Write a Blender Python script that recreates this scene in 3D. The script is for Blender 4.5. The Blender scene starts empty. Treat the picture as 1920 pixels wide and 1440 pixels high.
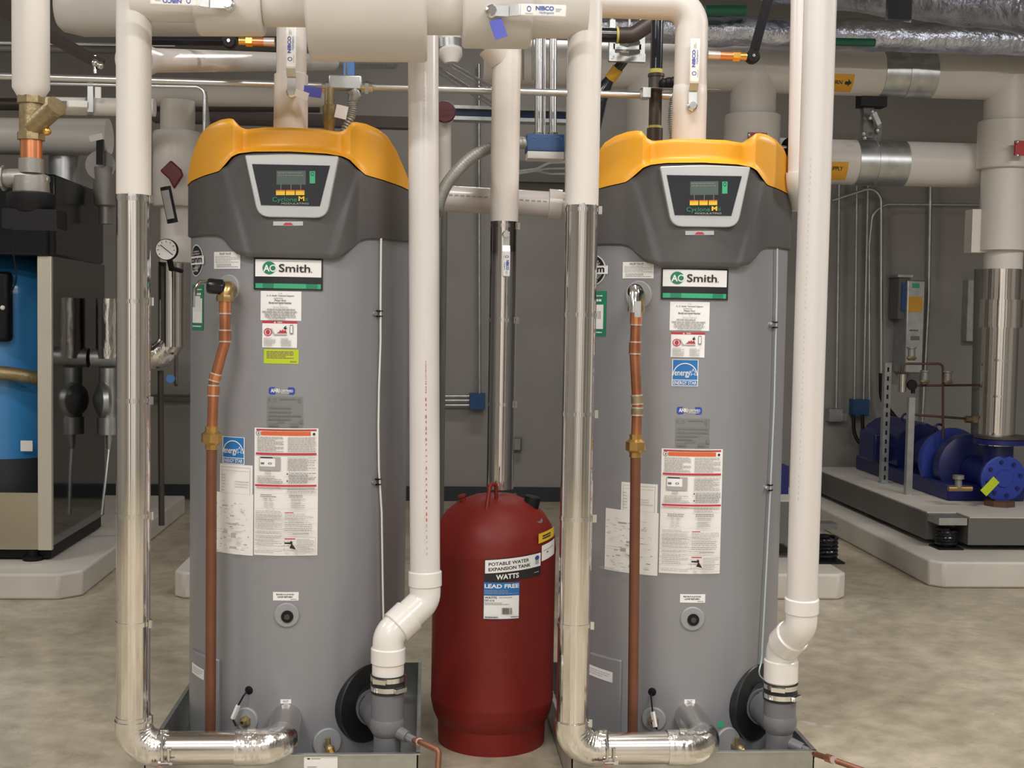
import bpy, bmesh, math, random
from mathutils import Vector, Matrix
random.seed(7)
C = bpy.context.scene.collection
PI = math.pi
V = Vector

# ------------------------------------------------------------------ camera
F = 2300.0
YAW, PITCH, ROLL = 0.0698, math.atan(120 / F), 0.0175
CAM = V((0, 0, 1.37))
fwd = V((math.sin(YAW) * math.cos(PITCH), math.cos(YAW) * math.cos(PITCH), -math.sin(PITCH)))
r0 = V((math.cos(YAW), -math.sin(YAW), 0))
u0 = r0.cross(fwd)
rgt = r0 * math.cos(ROLL) + u0 * math.sin(ROLL)
upv = u0 * math.cos(ROLL) - r0 * math.sin(ROLL)
cd = bpy.data.cameras.new('camera'); cam = bpy.data.objects.new('camera', cd); C.objects.link(cam)
cd.sensor_width = 36; cd.lens = F / 1920 * 36; cd.clip_start = 0.05; cd.clip_end = 60
cam.matrix_world = Matrix.Translation(CAM) @ Matrix((rgt, upv, -fwd)).transposed().to_4x4()
bpy.context.scene.camera = cam

def ray(px, py): return fwd * F + rgt * (px - 960) + upv * (720 - py)
def P(px, py, Y):
    d = ray(px, py); return CAM + d * (Y / d.y)
def PZ(px, py, z):
    d = ray(px, py); return CAM + d * ((z - CAM.z) / d.z)
def M(px, Y): return px * Y / F          # size in metres of px pixels at depth Y

# ------------------------------------------------------------------ world, light, exposure
w = bpy.data.worlds.new('world'); bpy.context.scene.world = w; w.use_nodes = True
w.node_tree.nodes['Background'].inputs[0].default_value = (0.9, 0.95, 1, 1)
w.node_tree.nodes['Background'].inputs[1].default_value = 0.05
vs = bpy.context.scene.view_settings
vs.view_transform = 'Standard'; vs.look = 'None'; vs.gamma = 1; vs.use_curve_mapping = False
vs.exposure = 0.08
LIGHTS = [  # x, y, z, length along x, width, watts
    (-1.6, 1.3, 3.55, 1.2, 0.25, 66), (1.5, 1.3, 3.55, 1.2, 0.25, 66),
    (-1.6, -1.3, 3.55, 1.2, 0.25, 80), (1.5, -1.3, 3.55, 1.2, 0.25, 80),
    (3.7, 3.7, 3.25, 1.2, 0.25, 85), (-3.6, 3.9, 3.6, 1.2, 0.25, 50),
    (0.5, 3.1, 3.75, 1.0, 0.25, 34), (0.6, 7.4, 3.9, 1.2, 0.25, 26)]

# ------------------------------------------------------------------ materials
MATS = {}
def mat(name, col, rough=0.5, metal=0.0, spec=0.5, var=0.0, vscale=6.0, bump=0.0, bscale=40.0, emit=0, coat=0, stretch=None, rvar=0):
    m = bpy.data.materials.new(name); m.use_nodes = True; nt = m.node_tree; b = nt.nodes['Principled BSDF']
    c = (col[0], col[1], col[2], 1)
    b.inputs['Base Color'].default_value = c; b.inputs['Roughness'].default_value = rough
    b.inputs['Metallic'].default_value = metal; b.inputs['Specular IOR Level'].default_value = spec
    if coat: b.inputs['Coat Weight'].default_value = coat; b.inputs['Coat Roughness'].default_value = 0.15
    if emit: b.inputs['Emission Color'].default_value = c; b.inputs['Emission Strength'].default_value = emit
    tc = nt.nodes.new('ShaderNodeTexCoord')
    mp = nt.nodes.new('ShaderNodeMapping'); nt.links.new(tc.outputs['Object'], mp.inputs[0])
    if stretch: mp.inputs['Scale'].default_value = stretch
    if var or rvar:
        n = nt.nodes.new('ShaderNodeTexNoise'); n.inputs['Scale'].default_value = vscale; n.inputs['Detail'].default_value = 5
        nt.links.new(mp.outputs[0], n.inputs['Vector'])
        if var:
            r = nt.nodes.new('ShaderNodeValToRGB')
            r.color_ramp.elements[0].position = 0.3; r.color_ramp.elements[1].position = 0.7
            r.color_ramp.elements[0].color = tuple(max(0, x * (1 - var)) for x in col) + (1,)
            r.color_ramp.elements[1].color = tuple(min(1, x * (1 + var)) for x in col) + (1,)
            nt.links.new(n.outputs['Fac'], r.inputs[0]); nt.links.new(r.outputs[0], b.inputs['Base Color'])
        if rvar:
            mr = nt.nodes.new('ShaderNodeMapRange'); mr.inputs['From Min'].default_value = .3; mr.inputs['From Max'].default_value = .7
            mr.inputs['To Min'].default_value = max(0.02, rough - rvar); mr.inputs['To Max'].default_value = rough + rvar
            nt.links.new(n.outputs['Fac'], mr.inputs[0]); nt.links.new(mr.outputs[0], b.inputs['Roughness'])
    if bump:
        n2 = nt.nodes.new('ShaderNodeTexNoise'); n2.inputs['Scale'].default_value = bscale; n2.inputs['Detail'].default_value = 4
        nt.links.new(mp.outputs[0], n2.inputs['Vector'])
        bp = nt.nodes.new('ShaderNodeBump'); bp.inputs['Strength'].default_value = bump; bp.inputs['Distance'].default_value = 0.01
        nt.links.new(n2.outputs['Fac'], bp.inputs['Height']); nt.links.new(bp.outputs[0], b.inputs['Normal'])
    MATS[name] = m; return m
mat('jacket', (.66, .628, .59), .42, var=.02, vscale=5, bump=.06, bscale=14)
mat('pvc', (.67, .64, .62), .28, coat=.2)
mat('pvc_clean', (.76, .735, .70), .25, coat=.3)
mat('pvc_grey', (.155, .158, .17), .35)
mat('steel', (.78, .75, .72), .09, 1, var=.04, vscale=3, stretch=(20, 20, .6), rvar=.03)
mat('steel_h', (.70, .67, .63), .17, 1, var=.04, vscale=3)
mat('foil', (.78, .76, .73), .2, 1, bump=1.0, bscale=16, stretch=(1, 1, .35))
mat('copper_dark', (.10, .05, .032), .5, .4)
mat('post_steel', (.66, .62, .53), .38, .55)
mat('duct_foil', (.52, .55, .66), .3, 1, bump=1.0, bscale=26, var=.25, vscale=12)
mat('galv', (.52, .54, .54), .38, .9, var=.15, vscale=16)
mat('galv_pan', (.47, .48, .46), .34, .85, var=.2, vscale=9)
mat('emt', (.62, .63, .64), .28, .95)
mat('chrome', (.75, .75, .74), .15, 1)
mat('tank_grey', (.288, .292, .312), .40, .25, var=.025, vscale=3, bump=.015, bscale=5, stretch=(6, 6, .3), coat=.15)
mat('washer', (.30, .31, .32), .45)
mat('hood_grey', (.080, .077, .078), .42, var=.03, vscale=30, bump=.05, bscale=320)
mat('yellow', (.80, .375, .025), .38, bump=.03, bscale=300)
mat('bezel', (.52, .54, .55), .3, .4)
mat('display', (.012, .016, .022), .12)
mat('lcd', (.075, .11, .10), .25)
mat('black', (.008, .008, .010), .5, spec=.25)
mat('black_gloss', (.010, .011, .015), .2, spec=.3, coat=.1)
mat('rubber', (.01, .012, .014), .42)
mat('white', (.80, .79, .77), .5)
mat('paper', (.82, .805, .78), .6, var=.03, vscale=4)
mat('lb_white', (.86, .86, .86), .4)
mat('lb_black', (.015, .015, .018), .4)
mat('lb_grey', (.16, .16, .16), .5)
mat('lb_fine', (.40, .39, .38), .6)
mat('lb_red', (.50, .035, .06), .45)
mat('lb_orange', (.70, .13, .04), .45)
mat('lb_green', (.02, .22, .12), .4)
mat('lb_lgreen', (.05, .40, .20), .3)
mat('lb_blue', (.02, .17, .47), .4)
mat('lb_navy', (.03, .07, .36), .4)
mat('lb_lime', (.48, .60, .02), .45)
mat('lb_yellow', (.78, .52, .03), .45)
mat('lb_amber', (.72, .36, .03), .5)
mat('lb_plate', (.235, .24, .24), .4, .3)
mat('lb_brown', (.22, .17, .08), .5)
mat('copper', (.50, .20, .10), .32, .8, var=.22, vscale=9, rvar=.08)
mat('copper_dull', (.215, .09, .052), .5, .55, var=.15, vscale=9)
mat('copper_bright', (.80, .33, .16), .3, .9, var=.15, vscale=12)
mat('solder', (.75, .66, .60), .3, .7)
mat('brass', (.48, .33, .15), .34, .9, var=.15, vscale=30)
mat('brass_y', (.62, .40, .14), .28, .9, var=.1, vscale=30)
mat('brass_bright', (.85, .50, .12), .25, .9)
mat('brass_old', (.34, .27, .15), .45, .7, var=.2, vscale=20, bump=.2, bscale=80)
mat('red_tank', (.185, .014, .010), .47, spec=.35, var=.14, vscale=2.5, bump=.04, bscale=160)
mat('maroon', (.12, .012, .02), .4)
mat('red', (.45, .03, .03), .4)
mat('blue_box', (.02, .075, .20), .4)
mat('blue_tape', (.10, .12, .55), .6)
mat('blue_strut', (.08, .20, .48), .4, .3)
mat('pump_blue', (.006, .012, .105), .38, var=.15, vscale=10)
mat('pump_blue_l', (.02, .045, .30), .4)
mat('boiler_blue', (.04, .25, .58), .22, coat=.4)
mat('cast_grey', (.30, .29, .27), .45, .5, bump=.1, bscale=60)
mat('iron', (.075, .06, .055), .45, .3)
mat('pipe_black', (.012, .014, .022), .18, coat=.4)
mat('yellow_tape', (.62, .55, .12), .5)
mat('tape_amber', (.6, .33, .03), .5)
mat('flex_grey', (.30, .30, .28), .45, .2)
mat('skid', (.13, .13, .12), .5, .2)
mat('mirror', (.20, .20, .21), .07, 1)
mat('brushed', (.60, .56, .48), .22, 1)
mat('green_pipe', (.01, .12, .07), .4)
mat('rust', (.11, .05, .03), .7)
mat('wall', (.30, .29, .268), .8, var=.04, vscale=2, bump=.04, bscale=60)
mat('wall_light', (.75, .73, .70), .8)
mat('ceiling', (.42, .41, .39), .8)
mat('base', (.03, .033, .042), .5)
mat('pad', (.56, .53, .48), .7, var=.1, vscale=3, bump=.08, bscale=30)
mat('wood', (.24, .13, .10), .7, var=.2, vscale=14, stretch=(1, 1, 6))
mat('clear_vinyl', (.55, .66, .70), .2)

def floor_mat():
    m = bpy.data.materials.new('floor_concrete'); m.use_nodes = True; nt = m.node_tree; b = nt.nodes['Principled BSDF']
    tc = nt.nodes.new('ShaderNodeTexCoord')
    def noise(scale, det, rough=.55, st=None):
        n = nt.nodes.new('ShaderNodeTexNoise'); n.inputs['Scale'].default_value = scale; n.inputs['Detail'].default_value = det
        n.inputs['Roughness'].default_value = rough
        mp = nt.nodes.new('ShaderNodeMapping'); nt.links.new(tc.outputs['Object'], mp.inputs[0])
        if st: mp.inputs['Scale'].default_value = st
        nt.links.new(mp.outputs[0], n.inputs['Vector']); return n
    def ramp(src, stops):
        r = nt.nodes.new('ShaderNodeValToRGB'); e = r.color_ramp.elements
        e[0].position, e[0].color = stops[0][0], stops[0][1] + (1,)
        e[1].position, e[1].color = stops[-1][0], stops[-1][1] + (1,)
        for s in stops[1:-1]:
            k = e.new(s[0]); k.color = s[1] + (1,)
        nt.links.new(src.outputs['Fac'], r.inputs[0]); return r
    a = ramp(noise(1.1, 8, .62), [(.3, (.33, .285, .205)), (.5, (.44, .385, .29)), (.7, (.55, .49, .385))])
    f = ramp(noise(9, 8, .7), [(.3, (.70, .70, .69)), (.7, (1.22, 1.22, 1.22))])
    mx = nt.nodes.new('ShaderNodeMix'); mx.data_type = 'RGBA'; mx.blend_type = 'MULTIPLY'; mx.inputs[0].default_value = 1
    nt.links.new(a.outputs[0], mx.inputs[6]); nt.links.new(f.outputs[0], mx.inputs[7])
    sp = ramp(noise(7, 2, .5, (1, 1, 1)), [(.73, (0, 0, 0)), (.76, (1, 1, 1))])
    m2 = nt.nodes.new('ShaderNodeMix'); m2.data_type = 'RGBA'; nt.links.new(sp.outputs[0], m2.inputs[0])
    nt.links.new(mx.outputs[2], m2.inputs[6]); m2.inputs[7].default_value = (.5, .47, .41, 1)
    nt.links.new(m2.outputs[2], b.inputs['Base Color'])
    rr = ramp(noise(3, 5), [(.3, (.22, .22, .22)), (.7, (.42, .42, .42))]); nt.links.new(rr.outputs[0], b.inputs['Roughness'])
    n = noise(14, 6); bp = nt.nodes.new('ShaderNodeBump'); bp.inputs['Strength'].default_value = .1; bp.inputs['Distance'].default_value = .01
    nt.links.new(n.outputs['Fac'], bp.inputs['Height']); nt.links.new(bp.outputs[0], b.inputs['Normal'])
    MATS['floor'] = m
floor_mat()

# ------------------------------------------------------------------ mesh helpers
WM = {}
def frame(d, hint=None):
    d = d.normalized()
    h = hint if hint is not None else (V((0, 0, 1)) if abs(d.z) < .9 else V((0, 1, 0)))
    a = (h - d * h.dot(d)).normalized(); return a, d.cross(a)

class MB:
    def __init__(s): s.v = []; s.f = []; s.m = []; s.mats = []
    def mi(s, name):
        if name not in s.mats: s.mats.append(name)
        return s.mats.index(name)
    def add(s, vs_, fs, m):
        o = len(s.v); s.v += [V(x) for x in vs_]; k = s.mi(m)
        for f in fs: s.f.append([i + o for i in f]); s.m.append(k)
        return s
    def box(s, c, size, m, rot=None):
        x, y, z = (k / 2 for k in size); R = rot or Matrix.Identity(3)
        vv = [V(c) + R @ V((a * x, b * y, d * z)) for a in (-1, 1) for b in (-1, 1) for d in (-1, 1)]
        return s.add(vv, [(0, 1, 3, 2), (4, 6, 7, 5), (0, 4, 5, 1), (2, 3, 7, 6), (0, 2, 6, 4), (1, 5, 7, 3)], m)
    def bx(s, a, b, m):
        a, b = V(a), V(b); return s.box((a + b) / 2, [abs(k) for k in (b - a)], m)
    def tube(s, pts, r, m, seg=24, caps=True, rip=None, hint=None, squash=None):
        pts = [V(p) for p in pts]; n = len(pts)
        rs = r if isinstance(r, (list, tuple)) else [r] * n
        d = (pts[1] - pts[0]).normalized(); a, b = frame(d, hint); rings = []; vv = []
        for i, p in enumerate(pts):
            t = (pts[min(i + 1, n - 1)] - pts[max(i - 1, 0)])
            if t.length > 1e-9:
                t.normalize(); q = d.rotation_difference(t); a = q @ a; b = q @ b; d = t
            k = 1.0
            if 0 < i < n - 1:
                c1 = (pts[i] - pts[i - 1]); c2 = (pts[i + 1] - pts[i])
                if c1.length > 1e-9 and c2.length > 1e-9:
                    ca = max(.3, c1.normalized().dot(d)); k = 1 / ca
            for j in range(seg):
                an = 2 * PI * j / seg; rr = rs[i] * (rip(an, i) if rip else 1)
                ca_, sa_ = math.cos(an), math.sin(an)
                vv.append(p + a * (rr * ca_) + b * (rr * sa_ * (squash or 1)))
        fs = [(i * seg + j, i * seg + (j + 1) % seg, (i + 1) * seg + (j + 1) % seg, (i + 1) * seg + j) for i in range(n - 1) for j in range(seg)]
        if caps:
            fs.append(tuple(range(seg))[::-1]); fs.append(tuple((n - 1) * seg + j for j in range(seg)))
        return s.add(vv, fs, m)
    def cyl(s, p0, p1, r, m, r1=None, **k): return s.tube([p0, p1], [r, r if r1 is None else r1], m, **k)
    def lathe(s, prof, o, ax, m, seg=32):
        ax = V(ax).normalized(); a, b = frame(ax); o = V(o)
        vv = [o + ax * h + a * (r * math.cos(2 * PI * j / seg)) + b * (r * math.sin(2 * PI * j / seg)) for r, h in prof for j in range(seg)]
        n = len(prof)
        fs = [(i * seg + j, i * seg + (j + 1) % seg, (i + 1) * seg + (j + 1) % seg, (i + 1) * seg + j) for i in range(n - 1) for j in range(seg)]
        fs.append(tuple(range(seg))[::-1]); fs.append(tuple((n - 1) * seg + j for j in range(seg)))
        return s.add(vv, fs, m)
    def prism(s, poly, o, ux, uy, dv, m):
        o, ux, uy, dv = V(o), V(ux), V(uy), V(dv); n = len(poly)
        vv = [o + ux * x + uy * y for x, y in poly] + [o + ux * x + uy * y + dv for x, y in poly]
        return s.add(vv, [tuple(range(n)), tuple(range(n, 2 * n))[::-1]] + [(i, (i + 1) % n, n + (i + 1) % n, n + i) for i in range(n)], m)
    def ball(s, c, r, m, sc=(1, 1, 1), seg=20):
        vv = []; fs = []; R_ = seg // 2
        for i in range(R_ + 1):
            ph = PI * i / R_
            for j in range(seg):
                an = 2 * PI * j / seg
                vv.append(V(c) + V((r * sc[0] * math.sin(ph) * math.cos(an), r * sc[1] * math.sin(ph) * math.sin(an), r * sc[2] * math.cos(ph))))
        fs = [(i * seg + j, i * seg + (j + 1) % seg, (i + 1) * seg + (j + 1) % seg, (i + 1) * seg + j) for i in range(R_) for j in range(seg)]
        return s.add(vv, fs, m)
    def build(s, name, parent=None, label=None, cat=None, group=None, kind=None, bevel=0, smooth=38, local=False):
        me = bpy.data.meshes.new(name); o = bpy.data.objects.new(name, me); C.objects.link(o)
        if parent is not None:
            o.parent = parent; W = WM[parent]; WM[o] = W
            vv = [tuple(p) for p in s.v] if local else [tuple(W.inverted() @ p) for p in s.v]
        else:
            lo = [min(p[i] for p in s.v) for i in range(3)]; hi = [max(p[i] for p in s.v) for i in range(3)]
            c = V(((lo[0] + hi[0]) / 2, (lo[1] + hi[1]) / 2, lo[2])); o.location = c
            WM[o] = Matrix.Translation(c); vv = [tuple(p - c) for p in s.v]
        bm = bmesh.new(); bv = [bm.verts.new(p) for p in vv]
        for f, k in zip(s.f, s.m):
            try: q = bm.faces.new([bv[i] for i in f]); q.material_index = k; q.smooth = True
            except ValueError: pass
        bmesh.ops.remove_doubles(bm, verts=bm.verts, dist=1e-6)
        bmesh.ops.recalc_face_normals(bm, faces=bm.faces)
        bm.to_mesh(me); bm.free()
        for k in s.mats: me.materials.append(MATS[k])
        me.set_sharp_from_angle(angle=math.radians(smooth))
        if bevel:
            md = o.modifiers.new('bevel', 'BEVEL'); md.width = bevel; md.segments = 2; md.limit_method = 'ANGLE'; md.angle_limit = math.radians(40)
        if label: o['label'] = label
        if cat: o['category'] = cat
        if group: o['group'] = group
        if kind: o['kind'] = kind
        return o

def thing(name, label, cat, loc, rz=0, group=None):
    o = bpy.data.objects.new(name, None); C.objects.link(o); o.empty_display_size = .1
    o.location = loc; o.rotation_euler = (0, 0, rz); o['label'] = label; o['category'] = cat
    if group: o['group'] = group
    WM[o] = Matrix.Translation(V(loc)) @ Matrix.Rotation(rz, 4, 'Z'); return o

def fil(pts, r, n=8):
    pts = [V(p) for p in pts]; rs = r if isinstance(r, (list, tuple)) else [r] * len(pts); out = [pts[0]]
    for i in range(1, len(pts) - 1):
        a, b, c = pts[i - 1], pts[i], pts[i + 1]; d1 = (a - b).normalized(); d2 = (c - b).normalized()
        ang = d1.angle(d2); t = min(rs[i] / math.tan(ang / 2), (a - b).length * .49, (c - b).length * .49)
        p1 = b + d1 * t; p2 = b + d2 * t; rr = t * math.tan(ang / 2)
        bis = (d1 + d2).normalized(); cen = b + bis * (rr / math.sin(ang / 2))
        e1 = p1 - cen; e2 = p2 - cen; tot = e1.angle(e2); ax = e1.cross(e2).normalized()
        for k in range(n + 1): out.append(cen + Matrix.Rotation(tot * k / n, 3, ax) @ e1)
    out.append(pts[-1]); return out
def bend_pts(a, b, c, r, n=10):
    """only the curved part of a corner, and its two ends"""
    q = fil([a, b, c], r, n); return q[1:-1]

# ------------------------------------------------------------------ lettering
_T = {}
def text_poly(s, bold=0.0):
    k = (s, bold)
    if k in _T: return _T[k]
    cu = bpy.data.curves.new('t', 'FONT'); cu.body = s; cu.size = 1; cu.offset = bold; cu.resolution_u = 3
    ob = bpy.data.objects.new('t', cu); C.objects.link(ob); bpy.context.view_layer.update()
    me = ob.evaluated_get(bpy.context.evaluated_depsgraph_get()).to_mesh()
    vv = [(p.co.x, p.co.y) for p in me.vertices]; ff = [tuple(f.vertices) for f in me.polygons]
    ob.to_mesh_clear(); bpy.data.objects.remove(ob); bpy.data.curves.remove(cu)
    x0 = min(p[0] for p in vv); x1 = max(p[0] for p in vv); y0 = min(p[1] for p in vv); y1 = max(p[1] for p in vv)
    vv = [((a - x0) / (x1 - x0), (b - y0) / (y1 - y0)) for a, b in vv]
    _T[k] = (vv, ff); return _T[k]

def art(mb, fmap, items, step=.0004):
    """items in 0..1 (x right, y DOWN); fmap(u, v, off) -> point"""
    L = 0
    for it in items:
        L += 1; off = step * L; k = it[0]
        if k == 'r':
            _, a, b, c, d, m = it; n = max(1, int(abs(c - a) * 16) + 1)
            vv = []; 
            for i in range(n + 1):
                u = a + (c - a) * i / n; vv += [fmap(u, b, off), fmap(u, d, off)]
            mb.add(vv, [(2 * i, 2 * i + 1, 2 * i + 3, 2 * i + 2) for i in range(n)], m)
        elif k == 't':
            s, a, b, c, d, m = it[1:7]; bold = it[7] if len(it) > 7 else .0
            rot = it[8] if len(it) > 8 else 0
            vv, ff = text_poly(s, bold)
            if rot == 90: pts = [fmap(a + (c - a) * (1 - y), d + (b - d) * x, off) for x, y in vv]
            elif rot == -90: pts = [fmap(a + (c - a) * y, b + (d - b) * x, off) for x, y in vv]
            else: pts = [fmap(a + (c - a) * x, d + (b - d) * y, off) for x, y in vv]
            mb.add(pts, ff, m)
        elif k == 'p':
            mb.add([fmap(x, y, off) for x, y in it[1]], [tuple(range(len(it[1])))], it[2])
        elif k == 'c':
            _, cx, cy, rx, ry, m = it
            mb.add([fmap(cx + rx * math.cos(2 * PI * i / 24), cy + ry * math.sin(2 * PI * i / 24), off) for i in range(24)], [tuple(range(24))], m)
        elif k == 'o':
            _, cx, cy, rx, ry, w_, m = it[:7]; a0, a1 = (it[7], it[8]) if len(it) > 8 else (0, 2 * PI); n = 24; vv = []
            for i in range(n + 1):
                an = a0 + (a1 - a0) * i / n
                vv += [fmap(cx + rx * math.cos(an), cy + ry * math.sin(an), off), fmap(cx + rx * (1 - w_) * math.cos(an), cy + ry * (1 - w_) * math.sin(an), off)]
            mb.add(vv, [(2 * i, 2 * i + 1, 2 * i + 3, 2 * i + 2) for i in range(n)], m)
        elif k == 'l':   # fine print too small to read: broken strokes
            _, a, b, c, d, n, m = it[:7]; fill = it[7] if len(it) > 7 else .45
            for i in range(n):
                y = b + (d - b) * (i + .5) / n; h = (d - b) / n * fill / 2; x = a; end = c - (c - a) * random.choice([0, 0, .05, .3])
                while x < end:
                    q = (c - a) * random.uniform(.05, .17); x2 = min(x + q, end)
                    vv = [fmap(x, y - h, off), fmap(x, y + h, off), fmap(x2, y + h, off), fmap(x2, y - h, off)]
                    mb.add(vv, [(0, 1, 2, 3)], m); x = x2 + (c - a) * .018

def plane_map(o, ux, uy_down, nrm):
    o, ux, uy_down, nrm = V(o), V(ux), V(uy_down), V(nrm).normalized()
    return lambda u, v, off: o + ux * u + uy_down * v + nrm * off
def cyl_map(cx, cy, R, th0, th1, z0, z1, skew=0):
    """v=0 -> z1 (top)"""
    def f(u, v, off):
        th = th0 + (th1 - th0) * u; r = R + off
        return V((cx + r * math.sin(th), cy - r * math.cos(th), z1 + (z0 - z1) * v + skew * (u - .5)))
    return f

# ------------------------------------------------------------------ the room
def struct(name, mb, **k): return mb.build(name, kind='structure', **k)
X0, X1, Y0, Y1, ZC = -5.0, 6.2, -3.2, 9.2, 4.3
struct('floor', MB().bx((X0, Y0, -.1), (X1, Y1, 0), 'floor'))
struct('ceiling', MB().bx((X0, Y0, ZC), (X1, Y1, ZC + .1), 'ceiling'))
struct('wall_back', MB().bx((X0 - .1, Y1, -.1), (X1 + .1, Y1 + .1, ZC + .1), 'wall'))
struct('wall_left', MB().bx((X0 - .1, Y0, -.1), (X0, Y1, ZC + .1), 'wall'))
struct('wall_right', MB().bx((X1, Y0, -.1), (X1 + .1, Y1, ZC + .1), 'wall'))
struct('wall_front', MB().bx((X0 - .1, Y0 - .1, -.1), (X1 + .1, Y0, ZC + .1), 'wall_light'))
struct('added_dark_panel_1', MB().bx((-2.6, Y0, 0), (-1.5, Y0 + .05, 2.15), 'skid'))  # dark panel added behind the camera to put stripes in the steel jackets
for _i, _x in enumerate((-3.9, -.55, .75, 2.3, 4.2)): struct('added_dark_column_%d' % (_i + 1), MB().bx((_x, Y0, 0), (_x + (.28, .22, .34, .5, .3)[_i], Y0 + .16, ZC), 'iron'))  # unseen dark columns, added so the steel jackets mirror dark and light bands
struct('baseboard_back', MB().bx((X0, Y1 - .012, 0), (X1, Y1, .11), 'base'))

# ------------------------------------------------------------------ ceiling strip lights
t0 = None
for i, (x, y, z, lx, ly, wt) in enumerate(LIGHTS):
    nm = ['over the left front aisle', 'over the right front aisle', 'near the entrance on the left', 'near the entrance on the right',
          'over the pump skid', 'over the boiler', 'above the water heaters', 'behind the water heaters'][i]
    t = thing('strip_light', 'long white ceiling strip light hanging ' + nm, 'ceiling light', (x, y, z), group='ceiling strip lights')
    MB().bx((x - lx / 2 - .03, y - ly / 2 - .02, z + .02), (x + lx / 2 + .03, y + ly / 2 + .02, z + .09), 'white').build('housing', t)
    h = MB(); [h.cyl((x + s * lx * .4, y, z + .09), (x + s * lx * .4, y, ZC), .004, 'galv', seg=8) for s in (-1, 1)]; h.build('hanger_rods', t)
    ld = bpy.data.lights.new('lamp', 'AREA'); ld.shape = 'RECTANGLE'; ld.size = lx; ld.size_y = ly; ld.energy = wt; ld.color = (1, .965, .93)
    lo = bpy.data.objects.new('lamp', ld); C.objects.link(lo); lo.parent = t

# ------------------------------------------------------------------ water heaters
R = .3430; RH = .3520; HY = 3.98
def heater_x(px, Y, y=900):      # centre x from a picture column
    return P(px, y, Y).x
HL = V((heater_x(562, HY), HY, 0)); HR = V((heater_x(1265, HY + 0), HY, 0)); RZR = -.045
def surf(h, rz, px, py, R_=R):
    """where the picture point meets the heater's round body: local angle, height, world point, outward normal"""
    d = ray(px, py); ox, oy = CAM.x - h.x, CAM.y - h.y
    a = d.x ** 2 + d.y ** 2; b = 2 * (ox * d.x + oy * d.y); c = ox * ox + oy * oy - R_ * R_; D = b * b - 4 * a * c
    t = (-b - math.sqrt(max(D, 0))) / (2 * a); p = CAM + d * t
    n = V((p.x - h.x, p.y - h.y, 0)).normalized(); th = math.atan2(n.x, -n.y) - rz
    return th, p.z, p, n
def interp(T, a):
    for (x0, y0), (x1, y1) in zip(T, T[1:]):
        if a <= x1:
            q = (a - x0) / (x1 - x0); return y0 + (y1 - y0) * q
    return T[-1][1]
def sstep(a, b, x):
    q = min(1, max(0, (x - a) / (b - a))); return q * q * (3 - 2 * q)
def hz(py, a): return P(563, py, HY - RH * math.sqrt(max(0, 1 - a * a))).z
TOP = [(0, 236), (.25, 237), (.43, 242), (.455, 241), (.50, 226), (.54, 225), (.62, 228), (.72, 237), (.80, 250), (.86, 272), (.905, 296), (.94, 316), (.97, 334), (1.0, 350)]
MID = [(0, 288), (.28, 290), (.40, 294), (.46, 300), (.53, 314), (.60, 326), (.75, 335), (.9, 346), (1, 357)]
BOT = [(0, 484), (.33, 484), (.42, 479), (.50, 464), (.57, 450), (.64, 446), (.78, 446), (1, 450)]
def hood_profile(T, a): return hz(interp(T, a), min(a, .999))
NT = 256
def hood_r(th, z, zm):
    a = abs(math.sin(th)); front = math.cos(th) > 0
    r = RH
    if front:
        if z > zm + .004: r -= .030 * (1 - sstep(.43, .475, a)) * sstep(0, .02, z - zm)       # sunken band between the two wings
        g = (1 - sstep(.40, .66, a)) * sstep(1.43, 1.50, z)
        r += .020 * g * (1 if z <= zm + .004 else 1 - sstep(0, .03, z - zm))
    return r

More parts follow.
